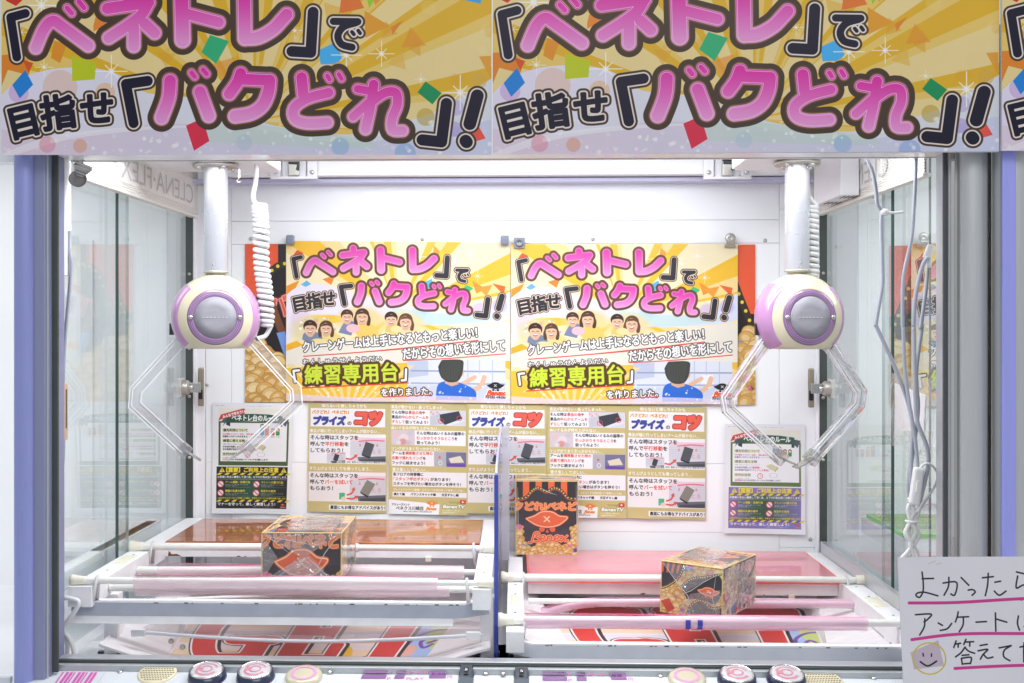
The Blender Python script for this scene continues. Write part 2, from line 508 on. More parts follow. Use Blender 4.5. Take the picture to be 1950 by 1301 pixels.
HEAD2 = [
    ('k', [([(1108, 602), (945, 625), (1002, 915)], 38, 0)]),
    ('p', [([(1276, 602), (1265, 730), (1212, 875)], 56, 1), ([(1500, 685), (1565, 862)], 55, 0), ([(1436, 542), (1460, 572)], 30, 0), ([(1522, 520), (1550, 552)], 30, 0)]),
    ('p', [([(1803, 548), (1775, 620), (1718, 700)], 53, 1), ([(1800, 590), (2015, 600)], 53, 0), ([(2018, 600), (2008, 690), (1965, 785), (1880, 845), (1762, 866)], 55, 1)]),
    ('p', [(sh([(500, 578), (512, 700)]), 52, 0), (sh([(700, 690), (540, 735), (445, 805), (450, 885), (540, 918), (690, 912)]), 48, 1), (sh([(690, 565), (706, 592)]), 29, 0), (sh([(775, 553), (795, 587)]), 29, 0)]),
    ('p', [(sh([(1032, 628), (1010, 780), (972, 960)]), 48, 1), (sh([(915, 662), (1020, 680)]), 42, 0), (sh([(1020, 740), (880, 868)]), 44, 0),
           (sh([(1000, 770), (1110, 692), (1195, 690), (1205, 780), (1168, 880), (1172, 965), (1245, 972)]), 46, 1)]),
    ('k', [(sh([(1568, 770), (1532, 1055), (1390, 1040)]), 42, 0)]),
    ('k', [(sh([(1795, 712), (1740, 920)]), 47, 0), (sh([(1710, 1048), (1716, 1056)]), 46, 0)]),
]
def headline(art, glyphs, f=lambda x, y: (x, y), rs=1, g=1, dark='#4b3a30', pale='#efe3d6', black='#17142e', pink=None):
    for k, st in glyphs:
        s2 = []
        for pts, r, sm in st:
            if sm: pts = [tuple(p)[:2] for p in smoothpts([(a, b, 0) for a, b in pts], 4)]
            s2.append(([f(a, b) for a, b in pts], r * rs))
        ys = [p[1] for q, _ in s2 for p in q]
        if k == 'k': art.strokes(s2, [(27 * g, dark), (11 * g, pale), (0, black)], False)
        else:
            art.strokes(s2, [(50 * g, dark), (13 * g, '#7d5a34'), (3 * g, '#f7c0e6'), (0, ('v', min(ys) - 20, '#e22fa6', max(ys) + 10, '#ee9cd8')), (-8 * g, '#fbd0ee', -12 * g)], False)

def sparkle(art, x, y, r, c='#ffffff', a=.9):
    for k in range(8):
        an = k * math.pi / 4; q = r if k % 2 == 0 else r * .55
        art.line([(x, y), (x + q * math.cos(an), y + q * math.sin(an))], r * .03, c, alpha=a)
    art.ell(x, y, r * .16, r * .16, c, alpha=a, soft=r * .2)
def rays(art, cx, cy, x0, y0, x1, y1, c, n=26, seed=1, r=4000):
    rg = random.Random(seed)
    for k in range(n):
        a = 2 * math.pi * k / n + rg.uniform(-.03, .03); w = math.pi / n * rg.uniform(.35, .6)
        art.poly([(cx, cy), (cx + r * math.cos(a - w), cy + r * math.sin(a - w)), (cx + r * math.cos(a + w), cy + r * math.sin(a + w))], c)
def hat(art, cx, cy, s, fill, line, eyes, lw=4):
    q = [(-165, -2), (-100, -25), (-50, -55), (0, -62), (50, -55), (100, -25), (165, -15), (130, 25), (80, 54), (0, 66), (-80, 50), (-135, 20)]
    q = [(cx + a * s, cy + b * s) for a, b in q]
    sm = [tuple(p)[:2] for p in smoothpts([(a, b, 0) for a, b in q + [q[0]]], 5)]
    if line: art.strokes([(sm + [sm[0]], lw * s)], [(lw * s * 2.2, fill), (0, line)], False)
    art.poly(sm, fill)
    if line: art.strokes([(sm + [sm[0]], lw * s)], [(0, line)], False)
    xc = line or '#ffffff'
    art.line([(cx - 22 * s, cy - 20 * s), (cx + 22 * s, cy + 22 * s)], 5 * s, xc); art.line([(cx + 20 * s, cy - 20 * s), (cx - 22 * s, cy + 22 * s)], 5 * s, xc)
    art.ell(cx - 40 * s, cy + 86 * s, 23 * s, 21 * s, eyes); art.ell(cx + 46 * s, cy + 86 * s, 23 * s, 21 * s, eyes)
    art.poly([(cx + 3 * s, cy + 82 * s), (cx - 9 * s, cy + 112 * s), (cx + 15 * s, cy + 112 * s)], eyes)
WORD = [[(545, 1158), (565, 1158), (580, 1110), (592, 1078), (618, 1072), (628, 1088), (600, 1108), (628, 1122), (620, 1146), (588, 1148)],
        [(640, 1127), (674, 1114), (668, 1099), (645, 1106), (638, 1130), (655, 1148), (686, 1134)],
        [(698, 1104), (690, 1146)], [(693, 1118), (715, 1101), (728, 1112), (722, 1138), (742, 1140)],
        [(752, 1127), (786, 1114), (780, 1099), (757, 1106), (750, 1130), (767, 1148), (798, 1134)],
        [(800, 1106), (816, 1106), (834, 1142), (858, 1138)], [(854, 1100), (804, 1147)]]
def word(art, cx, cy, s, layers, r=9):
    st = [([(cx + (a - 700) * s, cy + (b - 1115) * s) for a, b in q], r * s) for q in WORD]
    art.strokes(st, layers)
def coins(art, x0, y0, x1, y1, r, seed, shape=None, gems=True, base='#e2b878'):
    rg = random.Random(seed)
    step = r * .62; y = y0
    while y < y1 + r:
        x = x0 - r * rg.random()
        while x < x1 + r:
            px, py = x + rg.uniform(-.3, .3) * r, y + rg.uniform(-.3, .3) * r
            if shape is None or shape(px, py):
                rr = r * rg.uniform(.75, 1.1); fl = rg.uniform(.62, 1); ro = rg.uniform(-.7, .7)
                t = rg.random()
                if gems and t < .08:
                    g = rg.choice(['#7d4fc4', '#e05aa8', '#4f8fe0', '#3fae78'])
                    art.poly([(px - rr * .8, py - rr * .1), (px - rr * .4, py - rr * .6), (px + rr * .5, py - rr * .6), (px + rr * .8, py), (px, py + rr * .8)], g)
                    art.poly([(px - rr * .4, py - rr * .5), (px + rr * .5, py - rr * .5), (px + rr * .1, py + rr * .1)], '#e8dcf8', .5)
                else:
                    c = rg.choice(['#e6c27c', '#ddb060', '#efd492', '#d6a658', '#cc9a48'])
                    art.ell(px, py + rr * .07, rr * 1.03, rr * fl * 1.05, '#8f5f2c', ro)
                    art.ell(px, py, rr, rr * fl, '#c99450', ro)
                    art.ell(px - rr * .03, py - rr * .05, rr * .86, rr * fl * .84, c, ro)
                    art.ell(px - rr * .15, py - rr * .18, rr * .45, rr * fl * .36, '#f9e8c2', ro, .55)
            x += r * 1.15
        y += step

def art_banner():
    A = Art(12, -230, 3655, 1152, .5, '#e6b62c')
    rays(A, 1900, 900, 0, 0, 0, 0, '#edcb6e', 46, 3)
    rays(A, 1900, 900, 0, 0, 0, 0, '#f0d998', 19, 8)
    rg = random.Random(12)
    for k in range(34):
        x, y, r = rg.uniform(0, 3655), rg.uniform(-200, 700), rg.uniform(14, 60)
        A.ell(x, y, r, r, rg.choice(['#f7e7b0', '#e0a428', '#f3d888']), alpha=rg.uniform(.15, .4), soft=r * .4)
    for k in range(16):
        x, y, r = rg.uniform(0, 3655), rg.uniform(-200, 620), rg.uniform(40, 120); a = rg.uniform(0, 6.28)
        A.poly([(x + r * math.cos(a + t), y + r * math.sin(a + t)) for t in (0, 1.9, 4.1)], rg.choice(['#e4a22e', '#e8b848', '#e9922e']), rg.uniform(.35, .7))
    for c, q in [('#e98a2a', [(10, 410), (92, 405), (240, 470), (215, 560), (60, 520), (12, 640)]), ('#dd5a26', [(165, 440), (250, 470), (215, 540)]),
                 ('#e8962c', [(410, 300), (500, 330), (450, 470), (380, 430)]), ('#ee8d34', [(700, 190), (720, 110), (810, 175), (700, 235)]),
                 ('#eb7a34', sh([(790, 0), (910, -40), (962, 60), (778, 102)])), ('#e7a02c', sh([(965, 80), (1150, 192), (968, 282)])),
                 ('#e9a53a', sh([(1808, 420), (1895, 415), (1895, 590)])), ('#e58b2c', sh([(1160, 200), (1250, 150), (1170, 260)])), ('#e8a040', [(2700, -160), (2950, -120), (2800, 40)])]:
        A.poly(q, c)
    wave = [(0, 720), (150, 590), (400, 512), (700, 508), (900, 560), (1100, 690), (1500, 740), (2000, 920), (2600, 1000), (3100, 880), (3300, 800), (3560, 640), (3700, 560), (3700, 1200), (0, 1200)]
    sm = [tuple(p)[:2] for p in smoothpts([(a, b, 0) for a, b in wave[:-2]], 6)] + wave[-2:]
    A.poly(sm, ('h', 100, '#e9e2f6', 1900, '#dfe3ea'))
    A.poly([(0, 960), (500, 1010), (1200, 920), (1900, 960), (2500, 1060), (3100, 1010), (3700, 900), (3700, 1200), (0, 1200)], ('h', 300, '#e3cfe0', 3200, '#cfd2ee'), .75, True)
    A.poly([(1500, 900), (2100, 950), (2700, 1040), (2700, 1100), (1500, 1060)], '#c3dcc8', .5, True)
    A.poly([(0, 1150), (400, 1010), (1000, 945), (1500, 940), (1000, 975), (500, 1040), (120, 1152)], '#ffffff', .45, True)
    rg = random.Random(4)
    for x, y, r, c in [(450, 650, 130, '#e8b99a'), (790, 690, 75, '#f0b070'), (355, 1075, 62, '#e88aa0'), (600, 1085, 52, '#e89a70'), (140, 690, 75, '#c79ad8'),
                       (2540, 1090, 66, '#8fb4e4'), (3020, 1140, 78, '#84a8e6'), (3170, 870, 66, '#b8962c'), (3390, 800, 60, '#b9a2e0'), (3380, 960, 56, '#a690da'), (1830, 1060, 60, '#b9cbe0'), (3560, 600, 60, '#d8b060')]:
        A.ell(x, y, r, r, c, alpha=.5)
    for k in range(150):
        x, y = rg.uniform(0, 3655), rg.uniform(880, 1150); r = rg.uniform(3, 17)
        A.ell(x, y, r, r, '#ffffff', alpha=rg.uniform(.2, .7), soft=r * .5)
    for c, q in [('#d8392c', [(45, -60), (165, -60), (165, 5), (120, 45), (46, 8)]), ('#1f87dd', [(190, 520), (248, 630), (148, 732), (92, 632)]), ('#c3cf22', [(540, 418), (722, 465), (710, 590), (540, 603)]),
                 ('#33b67c', [(1575, 262), (1716, 308), (1620, 476), (1510, 390)]), ('#e23350', [(1395, 935), (1520, 880), (1570, 1050), (1455, 1122)]),
                 ('#49b6f4', sh([(625, 375), (740, 320), (775, 360), (800, 440), (740, 478), (640, 480)])), ('#12955a', sh([(1415, 605), (1532, 692), (1465, 776), (1355, 686)])),
                 ('#ef5a4c', sh([(1800, 930), (1856, 1030), (1788, 1050), (1750, 980)])), ('#9fce30', sh([(975, -30), (1060, -40), (1000, 60)])), ('#44a8e8', sh([(1690, -60), (1830, -60), (1820, 28), (1700, 0)]))]:
        A.poly(q, c)
    for x, y, r in [(835, 530, 120), (2150, 30 + 70, 75), (2845, 400, 95), (2585, 410, 110), (3425, 690, 130), (330, 500, 70), (155, 240, 60), (310, 40, 130), (2205, 230, 60), (3135, 590, 45)]: sparkle(A, x, y, r)
    headline(A, HEAD1); headline(A, HEADDE)
    for ch, x, y, h, ro in [('目', 175, 905, 262, .24), ('指', 435, 838, 272, .13), ('せ', 725, 808, 262, .05)]:
        A.text(ch, x, y, h, [(40, '#4b3a30'), (24, '#efe3d6'), (12, '#17142e')], ro)
    headline(A, HEAD2)
    return A

def person_face(A, x, y, r, hair, longh=False, tilt=0):
    if longh:
        for sx in (-1, 1): A.line([(x + sx * r * .75, y - r * .3), (x + sx * r * .98, y + r * .4), (x + sx * r * .9, y + r * 1.1)], r * .26, hair)
    A.ell(x, y - r * .28, r * 1.02, r * .95, hair, tilt)
    A.ell(x, y + r * .16, r * .84, r * 1.0, '#f0c8a8', tilt); A.ell(x, y + r * .9, r * .5, r * .4, '#e6b897', tilt)
    A.poly([(x - r * .85, y - r * .25), (x - r * .4, y - r * .75), (x + r * .5, y - r * .8), (x + r * .88, y - r * .2), (x + r * .3, y - r * .45), (x - r * .35, y - r * .4)], hair)
    A.ell(x + r * .3, y + r * .3, r * .5, r * .7, '#e4b08c', tilt, .35, soft=r * .4); A.ell(x, y + r * .56, r * .32, r * .2, '#b0645a', tilt); A.ell(x, y + r * .49, r * .28, r * .1, '#ffffff', tilt); A.line([(x, y + r * .1), (x - r * .06, y + r * .3), (x + r * .05, y + r * .32)], r * .03, '#c98a68')
    for sx in (-1, 1): A.line([(x + sx * r * .5, y + .08 * r), (x + sx * r * .34, y - .02 * r), (x + sx * r * .18, y + .08 * r)], r * .045, '#5a3a28')

def art_poster():
    A = Art(378, 66, 1925, 1178, .62, '#fbc638')
    rays(A, 1150, 560, 0, 0, 0, 0, '#fde09a', 24, 5)
    rays(A, 1150, 560, 0, 0, 0, 0, '#fceec6', 9, 2)
    for c, q in [('#ee5a34', [(430, 160), (455, 128), (500, 150), (440, 190)]), ('#f49a2c', [(380, 380), (470, 340), (430, 420), (380, 440)]), ('#f28a34', [(630, 330), (720, 300), (690, 370)]), ('#f7a531', [(1400, 90), (1460, 150), (1390, 190)]),
                 ('#f6d338', [(1440, 130), (1490, 165), (1420, 215)]), ('#f29a30', [(1660, 330), (1760, 390), (1690, 420)]), ('#ef6b34', [(1800, 350), (1890, 370), (1880, 430)]), ('#f4a23a', [(1700, 380), (1800, 360), (1760, 440)])]: A.poly(q, c)
    sw = [(380, 440), (450, 390), (560, 365), (700, 380), (900, 440), (1300, 520), (1600, 560), (1800, 500), (1925, 410), (1925, 580), (1700, 630), (1300, 640), (900, 600), (560, 580), (440, 700), (380, 790)]
    A.poly(sw, ('h', 420, '#f3ecfb', 1800, '#e2e6fb'), 1, True)
    A.poly([(1100, 520), (1400, 560), (1700, 560), (1800, 600), (1400, 640), (1150, 590)], '#bfe6dc', .6, True)
    for x, y, r, c in [(1720, 540, 60, '#c9b4f0'), (1850, 500, 50, '#b9b0f2'), (480, 610, 70, '#e9d0ee'), (1300, 560, 50, '#b9e0ee')]: A.ell(x, y, r, r, c, alpha=.6, soft=20)
    # printed family photos (plain figures)
    A.ell(560, 680, 150, 100, '#e9dcae', alpha=.8, soft=40); A.ell(890, 610, 160, 90, '#f6d68a', alpha=.8, soft=40); A.ell(1180, 640, 150, 90, '#f6dc9c', alpha=.8, soft=40)
    rg = random.Random(9)
    for k in range(46):
        x = 470 + 260 * rg.random(); y = 590 + 90 * rg.random(); r = rg.uniform(5, 11)
        A.ell(x, y, r, r, rg.choice(['#f1a7b8', '#f6e4a0', '#ffffff', '#b9cf9a', '#e9c07a']), alpha=.8)
    A.poly([(490, 750), (500, 710), (540, 690), (600, 705), (640, 760), (560, 785)], '#7b8aa5', 1, True)
    A.poly([(620, 760), (650, 715), (720, 700), (760, 740), (700, 775)], '#f3dc8c', 1, True)
    A.poly([(740, 700), (790, 620), (850, 630), (830, 720)], '#8189ae', 1, True); A.poly([(850, 690), (900, 640), (990, 650), (1010, 720), (880, 730)], '#f4cf6a', 1, True)
    A.poly([(1060, 690), (1085, 640), (1150, 650), (1140, 700)], '#e8cc70', 1, True); A.poly([(1150, 690), (1200, 650), (1260, 660), (1270, 700)], '#f0dcae', 1, True)
    for x, y, r, h, l, t in [(545, 672, 47, '#38261e', 0, .1), (655, 672, 45, '#5a3b28', 1, -.15), (800, 590, 42, '#4a3020', 0, .15), (905, 588, 47, '#503222', 1, -.1), (1105, 605, 44, '#382820', 0, .2), (1205, 620, 47, '#6a4630', 1, -.2)]:
        person_face(A, x, y, r, h, l, t)
    for x, y, rx, ry in [(840, 670, 46, 30), (1140, 672, 40, 24), (600, 765, 50, 22)]: A.ell(x, y, rx, ry, '#f6c6d0' if x < 1000 and x > 700 else '#f7e2a4')
    A.poly([(380, 830), (500, 790), (1925, 612), (1925, 885), (1300, 900), (380, 935)], '#f5eee0')
    A.poly([(380, 790), (450, 760), (500, 790), (380, 832)], '#f7b62c')
    # photo of a child at a machine, from behind
    A.rect(1215, 880, 1890, 1160, '#e6ebf7')
    A.poly([(1215, 880), (1360, 890), (1360, 990), (1215, 1010)], '#c6cfe6'); A.rect(1240, 955, 1890, 965, '#9aa6c8'); A.rect(1240, 1040, 1890, 1052, '#b0bbd8')
    for x in (1470, 1545, 1630, 1710, 1800): A.rect(x, 880, x + 5, 1040, '#b9c4dd')
    A.rect(1680, 975, 1760, 1040, '#f7f9ff'); A.rect(1215, 1060, 1890, 1160, '#d6dcf0')
    A.line([(1590, 1050), (1680, 1000)], 14, '#eec2a0'); A.line([(1640, 1110), (1720, 1060), (1745, 1000)], 17, '#eec2a0')
    A.poly([(1412, 1160), (1425, 1060), (1480, 1030), (1580, 1040), (1680, 1090), (1690, 1160)], '#2f6fd6', 1, True)
    A.poly([(1475, 990), (1560, 990), (1570, 1050), (1520, 1065), (1475, 1045)], '#e4b494')
    A.ell(1588, 972, 17, 24, '#eec2a0')
    A.poly([(1428, 930), (1450, 890), (1470, 882), (1590, 882), (1602, 930), (1590, 990), (1560, 1030), (1500, 1036), (1455, 1010), (1435, 970)], '#40423e', 1, True)
    for k in range(12): A.line([(1460 + k * 11, 890), (1452 + k * 11, 960), (1470 + k * 8, 1020)], 1.5, '#5a5c56')
    A.poly([(380, 950), (1215, 905), (1215, 1178), (380, 1178)], '#fbc93f')
    for k in range(9): A.poly([(800, 1300), (380 + k * 105, 925 - 0 * k), (430 + k * 105, 922)], '#fde3a4', .85)
    A.poly([(380, 1125), (900, 1150), (1400, 1130), (1925, 1150), (1925, 1178), (380, 1178)], '#eadcf2', .8, True)
    for k in range(70):
        x, y = rg.uniform(380, 1925), rg.uniform(1060, 1178); r = rg.uniform(3, 9)
        A.ell(x, y, r, r, '#ffffff', alpha=.8, soft=4)
    for c, q in [('#6bb8ec', [(480, 370), (520, 340), (550, 365), (515, 385)]), ('#5bbcf0', [(1330, 350), (1385, 320), (1400, 370), (1350, 395)]), ('#3fbf7a', [(1622, 362), (1670, 385), (1640, 412), (1595, 390)])]: A.poly(q, c)
    for x, y, r in [(1290, 170, 60), (1460, 300, 40), (1650, 150, 45), (560, 250, 45), (1700, 300, 40), (1540, 200, 40)]: sparkle(A, x, y, r)
    k1 = dict(dark='#6a4233', pale='#fbe7d2', black='#2c2b33')
    headline(A, HEAD1, lambda x, y: (405 + (x - 30) * .4706, 338 + (y - 480) * .42), .44, .36, **k1)
    headline(A, HEADDE, lambda x, y: (1535 + (x - B0 - 680) * .40, 238 + (y - 105) * .40), .42, .42, **k1)
    for ch, x, y, h, ro in [('目', 470, 503, 112, .2), ('指', 572, 483, 114, .12), ('せ', 668, 466, 112, .06)]:
        A.text(ch, x, y, h, [(16, '#6a4233'), (10, '#fbe7d2'), (5, '#2c2b33')], ro)
    headline(A, HEAD2, lambda x, y: (728 + (x - 875) * .426, 348 + (y - 540) * .405 + max(0, (x - 875) * .426) / 1177 * 22), .42, .36, **k1)
    W = [(9, '#4a4038'), (3, '#ffffff')]
    A.text('クレーンゲームは上手になるともっと楽しい！', 1095, 748, 82, W, .095, w=1205)
    A.line([(500, 868), (1000, 825), (1700, 745)], 3.5, '#e04a3a'); A.line([(600, 862), (1300, 800), (1700, 744)], 2, '#e04a3a')
    A.text('だからその想いを形にして', 1535, 812, 86, W, .10, w=700)
    A.line([(1190, 890), (1500, 872), (1890, 836)], 3.5, '#e04a3a')
    A.text('れんしゅうせんようだい', 768, 892, 42, [(6, '#3c342c'), (1.5, '#ffffff')], .05, w=545)
    A.text('練習専用台', 828, 985, 140, [(22, '#5a3a22'), (4, '#d4e93f')], .045, w=640)
    for q in ([(468, 965), (430, 970), (440, 1045)], [(1208, 950), (1205, 1025), (1178, 1028)]):
        A.strokes([(q, 8)], [(9, '#4a4038'), (0, '#ffffff')], False)
    A.line([(485, 1088), (800, 1070), (1222, 1045)], 4, '#e8402c')
    A.text('を作りました。', 1210, 1108, 60, [(9, '#4a4038'), (2, '#ffffff')], .035, w=345)
    A.line([(1055, 1145), (1200, 1136), (1380, 1126)], 3.5, '#e04a3a')
    hat(A, 1822, 1056, .37, '#1d1b20', None, '#1d1b20')
    word(A, 1822, 1110, .42, [(5, '#ffffff'), (0, '#e8542c')], 12)
    A.text('バクどれ！ベネどれ！', 1822, 1138, 18, [(1.5, '#1d1b20')], 0, w=135)
    return A

def art_coinposter(second, c1, c2):
    A = Art(95, 88, 1690, 1178, .5, '#241d22')
    n = 7; w = 1595 / n
    for k in range(n): A.rect(95 + k * w, 80, 95 + (k + 1) * w + 1, 560, '#f2603c' if k % 2 == 0 else second)
    q = [(95, 700), (180, 500), (280, 270), (460, 215), (600, 300), (892, 420), (1190, 300), (1330, 215), (1500, 270), (1600, 480), (1690, 700)]
    A.poly(q + [(1690, 1178), (95, 1178)], '#241d22')
    A.line(q, 24, '#3a3026'); sm = smoothpts([(a, b, 0) for a, b in q], 8)
    for i, p in enumerate(sm):
        if i % 2 == 0: A.ell(p.x, p.y, 12, 12, '#f6d84a')
    A.text('バクどれ！ベネどれ！', 890, 520, 170, [(18, '#6a2430'), (9, '#f8b6a8'), (3, '#e85a4a')], 0, w=1250)
    hat(A, 890, 740, 1.1, '#e8623a', '#ffd6b0', '#e8623a')
    A.line([(275, 500), (345, 680)], 26, '#7a4a30'); A.poly([(310, 700), (370, 690), (420, 880), (380, 900)], '#7aa0e6')
    coins(A, 90, 620, 1700, 1180, 66, 11, lambda x, y: y > 650 + 420 * (1 - min(1, (abs(x - 890) / 800) ** 2)))
    return A

def photo_pic(A, x0, y0, x1, y1, boxc, rot, seed):
    A.rect(x0, y0, x1, y1, '#dcdde6'); h = y1 - y0; w = x1 - x0
    A.rect(x0, y0, x1, y0 + h * .16, '#f2d6e0')
    A.line([(x0 + w * .25, y0 + h * .15), (x0 + w * .6, y0 + h * .1), (x0 + w * .95, y0 + h * .12)], h * .03, '#e6809a')
    for k in range(7): A.line([(x0, y0 + h * (.22 + k * .075)), (x1, y0 + h * (.2 + k * .075))], 1.5, '#c2c3d0')
    for k in range(4): A.rect(x0 + w * (.25 + .16 * k), y0 + h * .25, x0 + w * (.3 + .16 * k), y0 + h * .36, '#e79aa0')
    A.text('とる', x0 + w * .75, y0 + h * .55, h * .2, [(0, '#e08a9c')])
    A.poly([(x0 + w * .2, y0 + h * .8), (x1, y0 + h * .74), (x1, y1), (x0 + w * .25, y1)], '#6d6f78')
    A.poly([(x0 + w * .28, y0 + h * .9), (x1, y0 + h * .84), (x1, y1), (x0 + w * .3, y1)], '#4c4e56')
    cx, cy_ = x0 + w * .5, y0 + h * .47; c, s = math.cos(rot), math.sin(rot); a, b = w * .13, h * .27
    q = [(cx + X * c - Y * s, cy_ + X * s + Y * c) for X, Y in ((-a, -b), (a, -b), (a, b), (-a, b))]
    A.poly(q, boxc); A.poly([q[3], q[2], (q[2][0] - w * .02, q[2][1] + h * .07), (q[3][0] + w * .01, q[3][1] + h * .06)], '#2e3034')

def arrow(A, pts, c='#e2574a'):
    A.line(pts, 9, c)
    (ax, ay), (bx, by) = pts[-2], pts[-1]; L = math.hypot(bx - ax, by - ay); ux, uy = (bx - ax) / L, (by - ay) / L
    A.poly([(bx + ux * 24, by + uy * 24), (bx - uy * 22 - ux * 12, by + ux * 22 - uy * 12), (bx + uy * 22 - ux * 12, by - ux * 22 - uy * 12)], c)

KHAKI = '#cfc084'
def art_tips_a():
    A = Art(50, 50, 872, 1240, .5, KHAKI)
    wl = [(1.5, '#fbf7ec')]
    bk = [(1.5, '#1c1a1c')]; rd = [(1.5, '#dd4638')]
    def T(t, x0, x1, y, h, l=bk): A.text(t, x0, y, h, l, w=x1 - x0, align='l')
    T('知らないと損しちゃうかも', 190, 655, 80, 40, wl)
    A.rect(72, 108, 850, 308, '#f9f9fc')
    T('バクどれ！ベネどれ！', 88, 470, 150, 44, [(2.5, '#e8922c')])
    A.text('プライズ', 268, 245, 100, [(9, '#3a479c')], w=325, skew=.12)
    A.text('の', 477, 268, 48, bk)
    A.text('コツ', 675, 213, 165, [(25, '#a83c3c'), (16, '#f06452')], w=255, skew=.1)
    T('景品が端に行ってしまいアームが届かない…', 66, 800, 355, 42, wl)
    A.rect(62, 385, 860, 710, '#f8f8fb')
    photo_pic(A, 488, 425, 860, 690, '#55585e', .3, 1); photo_pic(A, 248, 585, 440, 705, '#3c3f44', .3, 2)
    arrow(A, [(450, 655), (500, 660), (548, 622)])
    T('そんな時はスタッフを', 74, 570, 427, 52); T('呼んで', 74, 220, 498, 52); T('平行移動', 226, 422, 498, 52, rd); T('を', 428, 470, 498, 50); T('してもらおう！', 78, 412, 567, 52)
    A.rect(350, 682, 860, 703, '#eceef2'); T('※台の種類・形状、景品によっては対応できない場合があります', 356, 856, 692, 20, [(.5, '#333333')])
    T('すり上げようとしても滑ってしまう…', 66, 722, 765, 42, wl)
    A.rect(58, 800, 862, 1125, '#f7f4f4')
    photo_pic(A, 488, 840, 862, 1117, '#8b8a80', .5, 3)
    A.rect(378, 1028, 438, 1100, '#54bd94', rad=6); A.ell(430, 1090, 30, 22, '#f3d6c6')
    arrow(A, [(465, 1050), (510, 1030), (530, 985)]); arrow(A, [(465, 1088), (520, 1092), (556, 1070)])
    T('そんな時はスタッフを', 74, 572, 842, 52); T('呼んで', 74, 218, 912, 52); T('バーを拭いて', 228, 518, 912, 52, rd); T('もらおう！', 74, 312, 982, 52)
    A.rect(275, 1160, 862, 1213, '#fbfbfb'); T('裏面にもお得なアドバイスがあり！', 288, 856, 1187, 42)
    return A

